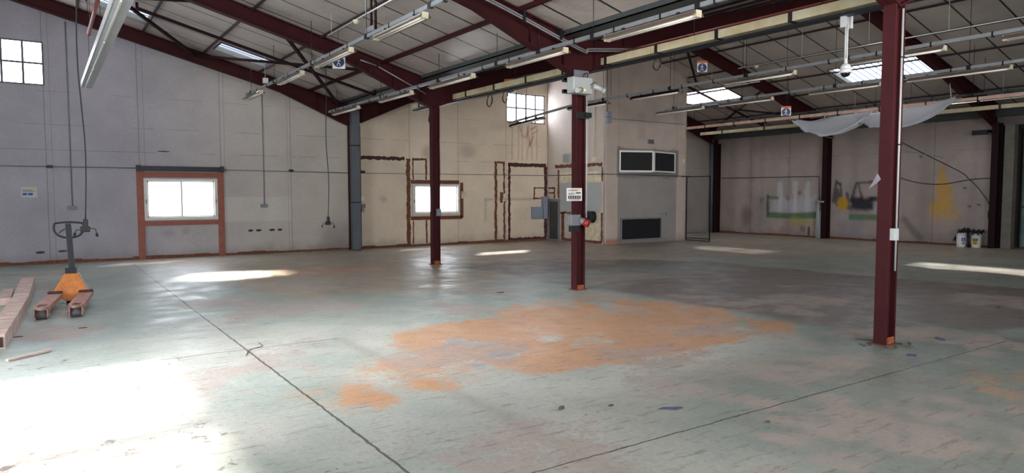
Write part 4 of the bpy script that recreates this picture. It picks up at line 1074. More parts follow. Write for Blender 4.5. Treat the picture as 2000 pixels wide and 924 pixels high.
m = MB(); m.box(BX0-.03, BX0-.001, 16.42, 18.45, 1.02, 1.94); m.build('board', 'ltgrey', t, bevel=.004)
m = MB(); m.box(BX0-.02, BX0-.001, 16.42, 18.45, 1.96, 2.3); m.build('upper_strip', 'cream', t)
m = MB(); m.box(BX0-.02, BX0-.001, 16.5, 17.6, .12, .98); m.build('lower_strip', 'cream', t)
m = MB(); m.box(BX0-.03, BX0-.001, 17.95, 18.3, 2.62, 2.93); t2 = solo(m, 'vent_cover', M['ltgrey'], 'square grey vent cover on the enclosure side left of the middle column', 'vent')
m = MB()
for k in range(6): m.box(BX0-.036, BX0-.03, 17.98, 18.27, 2.66+k*.042, 2.675+k*.042)
m.build('slat', 'greypl', t2)
t = thing('cable_reel', 'black round hose reel on the enclosure side right of the middle column', 'reel', (BX0, 16.75, .65))
m = MB(); c = (BX0, 16.78, .86)
m.cyl((BX0-.20, c[1], c[2]), (BX0-.17, c[1], c[2]), .19, 24).cyl((BX0-.03, c[1], c[2]), (BX0-.001, c[1], c[2]), .19, 24); m.build('flange', 'black', t)
m = MB()
for k in range(7): m.tube([(BX0-.155+k*.02, c[1]+.15*math.cos(a*PI/10), c[2]+.15*math.sin(a*PI/10)) for a in range(20)], .011, 6, closed=True)
m.build('hose_coil', 'black', t)
m = MB(); m.cyl((BX0-.23, c[1], c[2]), (BX0-.20, c[1], c[2]), .05, 12).cyl((BX0-.25, c[1]+.03, c[2]+.1), (BX0-.2, c[1]+.03, c[2]+.1), .012, 8); m.build('crank', 'darksteel', t)

# ---- air duct mouths on enclosure front
t = thing('air_duct_outlet', 'wedge-shaped pair of white-framed dark duct mouths high on the enclosure front', 'duct outlet', (16.2, BY, 2.25))
A, B, C = (15.0, BY-.01), (16.08, BY-.42), (17.5, BY-.01)
def panel(P, Q, nm):
    P = Vector((P[0], P[1], 0)); Q = Vector((Q[0], Q[1], 0)); d = (Q-P).normalized(); n = Vector((d.y, -d.x, 0))
    if n.y > 0: n = -n
    z0, z1 = 2.28, 2.94; w = .045
    def bb(a, b, c, e, o0, o1, mm):
        vs = [P+d*s+n*o+Vector((0, 0, z)) for s in (a, b) for o in (o0, o1) for z in (c, e)]
        mm.add(vs, [(0, 1, 3, 2), (4, 6, 7, 5), (0, 4, 5, 1), (2, 3, 7, 6), (0, 2, 6, 4), (1, 5, 7, 3)])
    L = (Q-P).length; f = MB()
    bb(0, L, z0, z0+w, 0, .02, f); bb(0, L, z1-w, z1, 0, .02, f); bb(0, w, z0+w, z1-w, 0, .02, f); bb(L-w, L, z0+w, z1-w, 0, .02, f)
    f.build('frame', 'whitepl', t)
    g = MB(); bb(w, L-w, z0+w, z1-w, -.02, .0, g); g.build('mouth', 'ductblack', t)
panel(A, B, 'l'); panel((B[0]+.02, B[1]), C, 'r')
m = MB(); m.prism([(15.02, BY-.0), (16.08, BY-.38), (17.48, BY-.0)], 2, 2.25, 2.28).prism([(15.02, BY-.0), (16.08, BY-.38), (17.48, BY-.0)], 2, 2.94, 2.97); m.build('casing', 'galv', t)
t = thing('air_grille', 'low dark rectangular grille in the enclosure front near the floor', 'grille', (16, BY, .1))
x0, x1, z0, z1 = 15.06, 16.88, .1, .83; m = MB(); w = .05
m.box(x0, x1, BY-.05, BY-.001, z0, z0+w).box(x0, x1, BY-.05, BY-.001, z1-w, z1).box(x0, x0+w, BY-.05, BY-.001, z0+w, z1-w).box(x1-w, x1, BY-.05, BY-.001, z0+w, z1-w); m.build('frame', 'greypl', t)
m = MB(); x = x0+w+.02
while x < x1-w: m.box(x, x+.012, BY-.035, BY-.001, z0+w, z1-w); x += .035
m.box(x0+w, x1-w, BY-.012, BY-.001, z0+w, z1-w)
m.build('grille_bar', 'darkmesh', t)
m = MB(); m.box(16.24, 16.5, BY-.03, BY-.001, 3.2, 3.34); t2 = solo(m, 'vent_cover', M['greypl'], 'small grey vent cover above the duct mouths', 'vent', bevel=.004)
m = MB()
for k in range(4): m.box(16.27, 16.47, BY-.036, BY-.03, 3.22+k*.03, 3.232+k*.03)
m.build('slat', 'darksteel', t2)
m = MB(); m.tube([(17.1, BY-.03, .98), (17.1, BY-.03, .84)], .012, 6).tube([(16.85, BY-.02, .93), (17.1, BY-.03, .93)], .008, 6); solo(m, 'valve_stub', M['greypl'], 'small grey pipe stub right of the low grille', 'pipe')

# ---- mesh gate at enclosure corner
t = thing('mesh_gate', 'tall dark-framed wire mesh gate standing open at the enclosure corner', 'gate', (18.1, 15.7, 0))
x = 18.12; y0, y1 = 15.22, 16.22; m = MB()
for (a, b) in (((x, y0, .02), (x, y0, 2.17)), ((x, y1, .02), (x, y1, 2.17)), ((x, y0, .03), (x, y1, .03)), ((x, y0, 2.16), (x, y1, 2.16)), ((x, y0, .1), (x, y1, .1))): m.beam(a, b, .028, .028)
m.build('frame', 'darksteel', t)
m = MB()
for k in range(40): m.beam((x, y0+k*.025, .03), (x, y0+k*.025, 2.16), .0022, .0022)
for k in range(86): m.beam((x, y0, .03+k*.025), (x, y1, .03+k*.025), .0022, .0022)
m.beam((x, y0, .38), (x, y1, .30), .012, .012); m.build('wire_mesh', 'greypl', t)
m = MB(); m.beam((17.75, 16.1, 2.17), (18.14, 16.1, 2.17), .03, .03); m.build('top_arm', 'darksteel', t)

# ------------------------------------------------------------------ fittings on free-standing columns
y = 8.85
t = thing('emergency_lamp', 'pale twin-spot emergency lamp unit on top of the middle column', 'emergency lamp', (7.2, 8.7, 3.2))
m = MB(); m.box(7.0, 7.40, y-.24, y-.06, 3.19, 3.45); m.build('case', 'ltgrey', t, bevel=.02)
m = MB(); m.box(6.94, 7.02, y-.06, y-.02, 3.22, 3.25).box(6.94, 7.02, y-.06, y-.02, 3.40, 3.43).box(6.95, 7.42, y-.06, y, 3.38, 3.44).box(6.95, 7.42, y-.06, y, 3.20, 3.26); m.build('bracket', 'darksteel', t)
m = MB(); m.cyl((7.35, y-.3, 3.32), (7.50, y-.36, 3.25), .04, 14).cyl((7.50, y-.36, 3.25), (7.53, y-.375, 3.235), .048, 14); m.build('spotlight', 'ltgrey', t)
m = MB(); m.cyl((7.12, y-.28, 3.24), (6.98, y-.34, 3.21), .04, 14); m.build('spotlight', 'ltgrey', t)
m = MB(); m.sphere((7.22, y-.25, 3.245), .012); m.build('indicator', 'led', t, label='glowing yellow indicator')
m = MB(); m.tube(catmull([(7.34, y-.24, 3.33), (7.38, y-.3, 3.37), (7.42, y-.32, 3.33)], 5), .006, 6).tube(catmull([(7.3, y-.1, 3.44), (7.32, y-.12, 3.52), (7.4, y-.1, 3.54), (7.42, y-.08, 3.42)], 5), .008, 6); m.build('cable', 'black', t)
t = thing('column_notice', 'white printed notice on the middle column', 'notice', (7.13, 8.6, 1.48)); shift = [t]
m = MB(); m.box(6.97, 7.29, y-.035, y-.03, 1.48, 1.69); sh = m.build('sheet', 'whitepl', t)
m = MB(); m.box(7.0, 7.26, y-.037, y-.035, 1.515, 1.565); hb = m.build('header_bar', 'ink', sh)
m = MB()
for k in range(5): m.box(7.02+k*.048, 7.045+k*.048, y-.0385, y-.037, 1.525, 1.555)
m.build('bar_text', 'ltgrey', sh)
m = MB(); m.box(7.0, 7.2, y-.037, y-.035, 1.645, 1.655).box(7.0, 7.14, y-.037, y-.035, 1.60, 1.608).box(7.16, 7.26, y-.037, y-.035, 1.60, 1.62).box(7.0, 7.12, y-.037, y-.035, 1.585, 1.592).box(7.02, 7.26, y-.037, y-.035, 1.495, 1.502); m.build('text', 'ink', sh)
m = MB(); m.box(7.05, 7.26, y-.037, y-.035, 1.66, 1.67); m.build('title', 'yellow', sh)
t = thing('power_socket', 'grey industrial socket with red cap on the middle column', 'socket', (7.2, 8.6, 1.05))
m = MB(); m.box(7.06, 7.26, y-.12, y-.0, 1.08, 1.26); m.build('box', 'greypl', t, bevel=.01)
m = MB(); m.cyl((7.25, y-.10, 1.17), (7.31, y-.2, 1.12), .055, 16); m.build('socket_collar', 'greypl', t)
m = MB(); m.cyl((7.29, y-.17, 1.135), (7.33, y-.235, 1.105), .06, 16); m.build('red_cap', 'redpl', t)
m = MB(); m.box(7.1, 7.24, y-.1, y-.0, .98, 1.08); m.build('lower_box', 'black', t)
for t in shift: t.location.x += .06
m = MB(); m.cyl((7.485, 8.84, 1.2), (7.485, 8.84, 3.2), .012, 10); m.v = [(v[0]-.02, v[1], v[2]) for v in m.v]
solo(m, 'column_conduit', M['ltgrey'], 'white conduit down the right edge of the middle column', 'conduit')
m = MB(); m.box(7.26, 7.50, 8.83, 8.86, 2.82, 2.93).box(7.40, 7.52, 8.78, 8.83, 2.84, 2.92); solo(m, 'column_strap', M['black'], 'black strap box around the middle column below the emergency lamp', 'strap')
m = MB(); m.box(7.2, 7.5, 8.84, 8.858, 3.5, 3.6); solo(m, 'name_plate', M['greypl'], 'dark plate at the head of the middle column', 'plate')
# col 1
m = MB(); m.box(7.35, 7.45, 13.86, 13.93, 1.10, 1.26); solo(m, 'column_switch', M['greypl'], 'grey switch on the farthest free-standing column', 'switch', bevel=.006)
m = MB(); m.cyl((7.46, 13.92, 2.0), (7.46, 13.92, 3.5), .008, 8); solo(m, 'column_conduit', M['galv'], 'thin pale conduit on the farthest free-standing column', 'conduit')
# col 3
t = thing('column_conduit', 'pale conduit with a white box on the right side of the nearest column', 'conduit', (7.5, 3.7, 1))
m = MB(); m.cyl((7.435, 3.78, .78), (7.435, 3.78, 3.5), .013, 10); m.build('pipe', 'ltgrey', t)
m = MB(); m.cyl((7.465, 3.775, .6), (7.465, 3.775, 3.5), .006, 8); m.build('black_cable', 'black', t)
m = MB(); m.box(7.275, 7.36, 3.71, 3.768, 1.11, 1.235); m.build('box', 'ltgrey', t, bevel=.006)
m = MB()
for z in (1.2, 2.1, 3.0): m.box(7.42, 7.47, 3.76, 3.79, z, z+.012)
m.each('clip', 'darksteel', t)
m = MB(); v = [(7.17-.02, 3.63), (7.165, 3.60)]
m.add([(7.26, 3.90, 1.81), (7.24, 3.94, 1.71), (7.235, 3.985, 1.64), (7.24, 3.90, 1.70), (7.255, 3.86, 1.745), (7.25, 3.92, 1.76), (7.235, 3.96, 1.67)], [(0, 3, 1), (1, 3, 2), (0, 4, 3), (0, 1, 5), (1, 2, 6), (1, 6, 5), (4, 0, 5)])
scrap = solo(m, 'plastic_scrap', M['haze'], 'torn pointed scrap of clear plastic stuck to the nearest column', 'plastic scrap')
sd = scrap.modifiers.new('thickness', 'SOLIDIFY'); sd.thickness = .002
m = MB()
for k in range(16):
    a = random.uniform(0, 2*PI); r = random.uniform(.22, .4); px, py = 7.36+r*.75*math.cos(a)*1.1, 3.83+r*.75*math.sin(a)*.8
    m.beam((px, py, .006), (px+random.uniform(-.12, .12), py+random.uniform(-.12, .12), .012), .012, .006)
solo(m, 'straw_debris', M['debris'], 'dry straw and dirt around the foot of the nearest column', 'debris')['kind'] = 'stuff'

# ------------------------------------------------------------------ hung signs
def sign(c, lab, w=.24, h=.32, turn=.45, cord=1.0):
    t = thing('pedestrian_sign', lab, 'sign', c, turn, 'hanging pedestrian signs')
    m = MB(); m.box(-w/2, w/2, -.002, .002, -h/2, h/2); m.build('panel', 'whitepl', t, local=True)
    m = MB(); m.box(-w/2, w/2, -.004, -.002, h*.30, h/2); m.build('top_band', 'orangeprint', t, local=True)
    m = MB(); m.cyl((0, -.0025, -.03), (0, -.005, -.03), w*.43, 28); ds = m.build('disc', 'blue', t, local=True)
    m = MB(); y = -.0065; s = w/.24
    m.cyl((.0, -.005, .035*s), (.0, -.008, .035*s), .014*s, 12)
    for a, b in (((0, .02), (-.005, -.04)), ((0, .012), (-.03, -.01)), ((-.03, -.01), (-.045, .005)), ((0, .012), (.028, -.015)), ((-.005, -.04), (-.03, -.07)), ((-.03, -.07), (-.03, -.1)), ((-.005, -.04), (.02, -.07)), ((.02, -.07), (.022, -.11))):
        m.beam((a[0]*s, y, a[1]*s-.005), (b[0]*s, y, b[1]*s-.005), .003, .013*s, up=(0, 0, 1) if abs(a[0]-b[0]) > abs(a[1]-b[1]) else (1, 0, 0))
    m.build('walking_figure', 'whitepl', ds, local=True)
    m = MB(); m.cyl((0, 0, h/2), (0, 0, h/2+cord), .004, 6); m.build('cord', 'darksteel', t, local=True)
sign((4.80, 13.0, 4.15), 'blue and white pedestrian sign hanging in the left bay under the lamp rail', cord=.48, turn=-.45)
sign((12.75, 11.0, 4.53), 'blue and white pedestrian sign hanging right of the enclosure top', .23, .26, -.7, cord=.9)
sign((15.97, 11.0, 3.72), 'small blue and white pedestrian sign hanging left of the white sheet', .24, .24, -.8, cord=2.1)
sign((8.27, 12.3, 3.86), 'pedestrian sign half hidden behind the cream duct left of the middle column', .24, .3, -.6, cord=.6)

# ------------------------------------------------------------------ hanging sockets
def drop(x, y, ztop, zbot, lab, wig=.03):
    t = thing('hanging_socket', lab, 'hanging socket', (x, y, zbot))
    n = 9; P = []
    for i in range(n+1):
        k = i/n; P.append((x+wig*math.sin(3.1*k*PI)*(.3+k), y+wig*.6*math.sin(2.3*k*PI+1), ztop+(zbot+.14-ztop)*k))
    P[-1] = (x, y, zbot+.13)
    m = MB(); m.tube(catmull(P, 4), .009, 7); m.build('cable', 'black', t)
    m = MB(); m.box(x-.03, x+.03, y-.03, y+.03, zbot+.03, zbot+.15); m.box(x-.065, x+.05, y-.04, y+.04, zbot-.03, zbot+.05); m.build('socket_block', 'black', t, bevel=.008)
    m = MB(); m.tube(catmull([(x+.05, y, zbot+.02), (x+.11, y, zbot+.01), (x+.13, y, zbot-.05)], 5), .006, 6).cyl((x+.13, y, zbot-.05), (x+.135, y, zbot-.10), .017, 8)
    m.tube(catmull([(x-.06, y, zbot+.0), (x-.11, y, zbot-.0), (x-.13, y, zbot-.04)], 5), .006, 6).cyl((x-.13, y, zbot-.04), (x-.14, y, zbot-.08), .015, 8)
    m.build('plug', 'darksteel', t)
drop(5.2, 14.9, zr(5.2)-.02, .95, 'black socket block on a long cable hanging in front of the gable wall')
drop(.50, 11.45, zr(.5)-.02, 1.10, 'black socket block on a long cable hanging above the pallet truck handle')

# ------------------------------------------------------------------ dome camera on a long drop pole
t = thing('dome_camera', 'white dome security camera on a long drop pole left of the nearest column', 'security camera', (8.0, 4.72, 2.99))
cx, cy = 8.0, 4.72
m = MB(); m.cyl((cx, cy, 3.14), (cx, cy, 3.74), .02, 12); m.build('pole', 'whitepl', t)
m = MB(); m.box(cx-.09, cx-.05, cy-.03, cy+.03, 3.56, 3.72).box(cx+.04, cx+.08, cy-.03, cy+.03, 3.56, 3.72).box(cx-.09, cx+.08, cy-.03, cy+.03, 3.70, 3.73); m.build('bracket', 'whitepl', t)
m = MB(); m.sphere((cx, cy, 3.08), .062, 18, 8, z0=-.1, z1=1., sc=(1, 1, 1.1)); m.cyl((cx, cy, 3.03), (cx, cy, 3.08), .068, 18); m.build('hood', 'whitepl', t)
m = MB(); m.sphere((cx, cy, 3.035), .055, 18, 8, z0=-1, z1=.1); m.build('dome_lens', 'lens', t)
m = MB(); m.tube(catmull([(cx-.03, cy-.02, 3.6), (cx-.04, cy-.03, 3.4), (cx-.025, cy-.02, 3.2)], 5), .004, 6); m.build('cable', 'greypl', t)

# ------------------------------------------------------------------ hanging white sheet
t = thing('hanging_sheet', 'large torn white plastic sheet sagging from the channel at the right', 'sheet', (17.9, 10, 3.3))
def cloth(top, bot, back, n, parent, seed):
    """front edge 'bot' hangs low, 'top' is the hung line, 'back' the far side"""
    rows = [top, bot, back]; T = catmull(top, 6); Bq = catmull(bot, 6); Kq = catmull(back, 6); k = min(len(T), len(Bq), len(Kq)); nr = 12
    def res(P, m): return [P[int(round(i*(len(P)-1)/(m-1)))] if False else P[min(len(P)-2, int(i*(len(P)-1)/(m-1)))].lerp(P[min(len(P)-2, int(i*(len(P)-1)/(m-1)))+1], i*(len(P)-1)/(m-1)-min(len(P)-2, int(i*(len(P)-1)/(m-1)))) for i in range(m)]
    N = 60; T = res(T, N); Bq = res(Bq, N); Kq = res(Kq, N); vs = []
    for i in range(N):
        for j in range(nr+1):
            s = j/nr
            if s < .5: p = T[i].lerp(Bq[i], s*2); sag = math.sin(s*2*PI)*.05
            else: p = Bq[i].lerp(Kq[i], (s-.5)*2); sag = math.sin((s-.5)*2*PI)*.05
            f = .022*math.sin(i*.55+seed+3*s)+.008*math.sin(i*1.3+seed*2)
            vs.append((p.x+f*math.sin(PI*s), p.y, p.z-sag+f*.8*math.sin(PI*min(1, s*1.2))))
    fs = [(i*(nr+1)+j, (i+1)*(nr+1)+j, (i+1)*(nr+1)+j+1, i*(nr+1)+j+1) for i in range(N-1) for j in range(nr)]
    m = MB(); m.add(vs, fs, True); o = m.build('sheet_panel', 'cloth', parent)
    s = o.modifiers.new('thickness', 'SOLIDIFY'); s.thickness = .004
cloth([(17.95, 12.02, 3.70), (17.95, 11.55, 3.62), (18.0, 11.1, 3.68), (17.95, 10.4, 3.70), (18.0, 9.85, 3.73)],
      [(17.7, 12.02, 3.67), (17.2, 11.3, 3.30), (17.1, 10.6, 3.10), (17.2, 10.1, 3.25), (17.6, 9.8, 3.58)],
      [(18.05, 11.95, 3.69), (18.3, 11.3, 3.45), (18.3, 10.7, 3.35), (18.3, 10.2, 3.5), (18.1, 9.85, 3.7)], 30, t, 1)
cloth([(18.0, 10.35, 3.74), (18.0, 9.9, 3.68), (18.0, 9.3, 3.72), (18.0, 8.4, 3.76), (17.95, 7.85, 3.88)],
      [(17.9, 10.3, 3.66), (17.4, 9.75, 3.35), (17.2, 9.2, 3.20), (17.3, 8.6, 3.22), (17.8, 7.83, 3.75)],
      [(18.1, 10.3, 3.72), (18.3, 9.7, 3.55), (18.35, 9.0, 3.5), (18.3, 8.4, 3.55), (18.05, 7.87, 3.86)], 30, t, 4)
m = MB(); m.cyl((17.97, 7.95, 3.8), (17.99, 8.0, 4.2), .01, 6).cyl((18.0, 9.0, 3.72), (18.05, 9.0, 3.8), .01, 6).cyl((18., 11.2, 3.68), (18.1, 11.2, 3.8), .01, 6); m.build('tie', 'cream', t)

# ------------------------------------------------------------------ right wall cables, buckets, door
def cab(pts, lab, r=.012):
    m = MB(); m.tube(catmull(pts, 8), r, 7); return solo(m, 'wall_cable', M['black'], lab, 'cable')
cab([(17.3, 9.2, 3.17), (19.5, 9.7, 2.9), (22.3, 9.6, 2.25), (22.75, 9.5, 2.02)], 'black cable sagging from the white sheet to the right wall junction')
cab([(22.9, 11.9, 2.22), (22.85, 11.1, 1.95), (22.85, 10.3, 1.87), (22.85, 9.5, 2.0), (22.87, 9.0, 2.03)], 'black cable looping level along the right wall to its column')
cab([(22.8, 9.5, 2.0), (22.85, 9.25, 1.7), (22.88, 8.98, 1.25), (22.9, 9.02, 1.0), (22.9, 8.98, .72)], 'black cable drooping from the cable junction down the wall column')
m = MB(); m.cyl((17.1, 10.6, 3.08), (19.2, 8.6, 2.5), .006, 6); solo(m, 'wall_cable', M['greypl'], 'thin cord running from the sheet tip towards the nearest column', 'cable')
def bucket(x, y, lab, which):
    t = thing('paint_bucket', lab, 'bucket', (x, y, 0)); n = 28
    m = MB(); m.tube([(x, y, .0), (x, y, .01), (x, y, .40)], [.115, .118, .135], n); pail = m.build('pail', 'whitepl', t)
    m = MB(); m.tube([(x, y, .395), (x, y, .42)], [.143, .143], n); m.build('rim', 'whitepl', t)
    a0 = math.atan2(-y, -x)
    def patch(z0, z1, w, mat, nm, off=.002, da=0):
        m = MB(); vs = []; k = 8
        for z in (z0, z1):
            r = .118+.017*z/.4+off
            for i in range(k+1):
                a = a0+da-w/2+w*i/k; vs.append((x+r*math.cos(a), y+r*math.sin(a), z))
        for z in (z0, z1):
            r = .118+.017*z/.4
            for i in range(k+1):
                a = a0+da-w/2+w*i/k; vs.append((x+r*math.cos(a), y+r*math.sin(a), z))
        q = k+1; fs = [(i, i+1, q+i+1, q+i) for i in range(k)]+[(q+i, q+i+1, 3*q+i+1, 3*q+i) for i in range(k)]+[(i, 2*q+i, 2*q+i+1, i+1) for i in range(k)]
        m.add(vs, fs); m.build(nm, mat, pail)
    if which == 0:
        patch(.18, .28, .8, 'inkblue', 'logo_patch', da=.45); patch(.19, .27, .12, 'whitepl', 'logo_letter', .004, .35); patch(.19, .24, .12, 'whitepl', 'logo_letter', .004, .55); patch(.13, .15, .6, 'ink', 'text_line', da=.45); patch(.095, .115, .8, 'ink', 'text_line', da=.45)
    else:
        patch(.20, .27, 1.1, 'ink', 'label_top', da=-.25); patch(.09, .20, 1.0, 'yellow', 'label_patch', da=-.25); patch(.15, .17, .6, 'ink', 'text_line', .004, -.25); patch(.11, .125, .7, 'ink', 'text_line', .004, -.25); patch(.225, .245, .8, 'yellow', 'title', .004, -.25)
    return t
bucket(22.6, 9.58, 'white plastic bucket with blue label, left of the pair by the wall', 0)
bucket(22.7, 9.22, 'white plastic bucket with yellow and black label, right of the pair', 1)
m = MB(); vs = []
N, K = 26, 10
for i in range(N):
    for j in range(K):
        u, v = i/(N-1), j/(K-1); px = 22.52+.28*v+.05*math.sin(i); py = 9.76-.72*u
        edge = min(u, 1-u, .5)*2; z = .46+.08*math.sin(i*1.3+j)*.5+.06*math.sin(j*2.1)*.5+(.04 if .25 < u < .5 else 0)
        if u < .12: z -= .25*(1-u/.12)
        if v < .15: z -= .05
        vs.append((px, py, z))
m.add(vs, [(i*K+j, (i+1)*K+j, (i+1)*K+j+1, i*K+j+1) for i in range(N-1) for j in range(K-1)], True)
o = solo(m, 'bin_liner', M['bag'], 'crumpled black plastic liner draped over both buckets', 'bin liner'); s = o.modifiers.new('thickness', 'SOLIDIFY'); s.thickness = .02
m = MB(); m.cyl((22.58, 9.36, 0), (22.58, 9.40, .42), .03, 8); solo(m, 'bottle_tube', M['darksteel'], 'dark upright tube standing between the two buckets', 'tube')
# concrete post + green sliding door
m = MB(); m.box(22.96, 23.2, 8.45, 8.70, 0, 3.55); solo(m, 'concrete_post', M['concrete'], 'grey concrete post between the maroon wall column and the green door', 'post')
d = thing('door_1', 'green corrugated metal sliding door at the right edge', 'door', (23.5, 7.6, 0)); del d['category']; d['kind'] = 'structure'; d.name = 'door_1'; ORG['door_1'] = Vector((23.5, 7.6, 0))
P = []; y = 8.42
while y > 5.5:
    P += [(y, .0), (y-.05, .035), (y-.10, .035), (y-.15, .0)]; y -= .2
m = MB(); vs = []
for z in (.05, 3.45):
    for (yy, o_) in P: vs.append((23.5-o_, yy, z))
    for (yy, o_) in P: vs.append((23.52-o_, yy, z))
n = len(P); fs = [(i, i+1, 2*n+i+1, 2*n+i) for i in range(n-1)]+[(n+i, 3*n+i, 3*n+i+1, n+i+1) for i in range(n-1)]
m.add(vs, fs); m.build('door_leaf', 'green_metal', d)
m = MB()
for z in (1.2, 2.36): m.box(23.42, 23.46, 5.5, 8.40, z-.03, z+.03)
m.build('door_rail', 'rust', d)
m = MB(); m.box(23.3, 23.42, 5.2, 8.44, 3.45, 3.6); m.build('door_track', 'darksteel', d)
m = MB(); m.box(22.6, 22.95, 9.0, 9.35, 3.35, 3.42).box(22.58, 22.62, 9.0, 9.4, 3.28, 3.42); solo(m, 'wall_bracket', M['darksteel'], 'dark steel shelf bracket under the gutter beside the right wall column', 'bracket')

# ------------------------------------------------------------------ pallet truck
T = thing('pallet_truck', 'orange hand pallet truck with black handle and rusty forks', 'pallet truck', (.31, 12.0, 0), math.radians(-7.5))
m = MB()
m.add([(-.24, -.06, .15), (.24, -.06, .15), (.10, .0, .44), (-.08, .0, .44), (-.24, .04, .15), (.24, .04, .15), (.10, .05, .44), (-.08, .05, .44), (-.06, -.07, .05), (.06, -.07, .05)],
      [(0, 1, 2, 3), (4, 7, 6, 5), (3, 2, 6, 7), (0, 3, 7, 4), (1, 5, 6, 2), (0, 8, 9, 1), (0, 4, 5, 1)])
m.build('body', 'orange', T, local=True, bevel=.008)
m = MB()
m.add([(.24, -.062, .15), (.255, -.03, .15), (.112, .01, .45), (.10, -.002, .45)], [(0, 1, 2, 3)]); m.add([(.24, -.058, .146), (.255, -.026, .146), (.112, .014, .446), (.10, .002, .446)], [(3, 2, 1, 0)])
m.build('edge_gusset', 'ltgrey', T, local=True)
for s in (-1, 1):
    cxx = s*.19; w = .09
    # fork: flat top with a rounded tip and an oval opening over the roller
    y0 = -1.5; w = .09; K = 28; yc = y0+.24; top, und = .165, .145; vo = []; vi = []
    for i in range(K):
        a = 2*PI*i/K; ca, sa = math.cos(a), math.sin(a)
        if sa <= 0: o_ = (cxx+w*ca, yc+.24*sa)
        else:
            k_ = 1/max(abs(ca), abs(sa)); o_ = (cxx+w*ca*k_, yc+.24*sa*k_)
        vo.append(o_); vi.append((cxx+.058*ca, yc+.02+.15*sa))
    m = MB(); vs = [(x, y, z) for z in (top, und) for L_ in (vo, vi) for x, y in L_]; fs = []
    for i in range(K):
        j = (i+1) % K
        fs += [(i, j, K+j, K+i), (2*K+i, 3*K+i, 3*K+j, 2*K+j), (i, 2*K+i, 2*K+j, j), (K+i, K+j, 3*K+j, 3*K+i)]
    m.add(vs, fs); m.box(cxx-w, cxx+w, yc+.24, -.05, und, top)
    fk = m.build('fork', 'forkrust', T, local=True); ORG[fk.name] = Vector((0, 0, 0))
    m = MB()
    for e in (-1, 1): m.box(cxx+e*w-e*.012, cxx+e*w, -1.27, -.05, .105, .146)
    m.build('side_web', 'forkrust', fk, local=True)
    m = MB(); m.box(cxx-.09, cxx+.09, -.10, .0, .12, .20); m.build('heel', 'darkrust', T, local=True, bevel=.01)
    m = MB(); m.cyl((cxx-.06, y0+.17, .055), (cxx+.06, y0+.17, .055), .055, 22); m.build('roller', 'wheel', T, local=True)
    m = MB(); m.box(cxx-.076, cxx-.064, y0+.1, y0+.3, .03, .145).box(cxx+.064, cxx+.076, y0+.1, y0+.3, .03, .145).cyl((cxx-.085, y0+.17, .055), (cxx+.085, y0+.17, .055), .012, 8); m.build('roller_bracket', 'forkrust', T, local=True)
m = MB(); m.cyl((-.07, .10, .09), (-.01, .10, .09), .09, 22).cyl((.01, .10, .09), (.07, .10, .09), .09, 22); m.build('steer_wheel', 'black', T, local=True)
m = MB(); m.box(-.05, .05, .03, .15, .17, .36).cyl((0, .09, .3), (0, .09, .50), .035, 12).box(-.07, .07, .05, .13, .44, .52); m.build('hydraulic_pump', 'darksteel', T, local=True)
m = MB(); m.beam((0.01, .10, .48), (-.02, .16, 1.17), .075, .05, up=(0, 1, 0)); m.build('tiller', 'darksteel', T, local=True, bevel=.006)
m = MB(); H = [(-.19, .20, 1.17), (-.205, .20, 1.13), (-.20, .195, 1.06), (-.15, .19, .995), (-.08, .18, .965), (-.02, .18, .96), (.05, .18, .965), (.12, .19, .995), (.165, .195, 1.06), (.17, .20, 1.13), (.155, .20, 1.17), (.05, .2, 1.185), (-.02, .2, 1.19), (-.1, .2, 1.185)]
pp = []
for i in range(len(H)):
    a, b_, c, d_ = [Vector(H[(i+k) % len(H)]) for k in (-1, 0, 1, 2)]
    for k in range(4):
        q = k/4; pp.append(.5*((2*b_)+(c-a)*q+(2*a-5*b_+4*c-d_)*q*q+(3*b_-a-3*c+d_)*q**3))
m.tube(pp, .014, 8, closed=True); m.build('handle', 'darksteel', T, local=True)
m = MB(); m.tube(catmull([(-.02, .17, 1.10), (-.08, .18, 1.08), (-.14, .19, 1.03)], 5), .008, 7); m.build('release_lever', 'black', T, local=True)

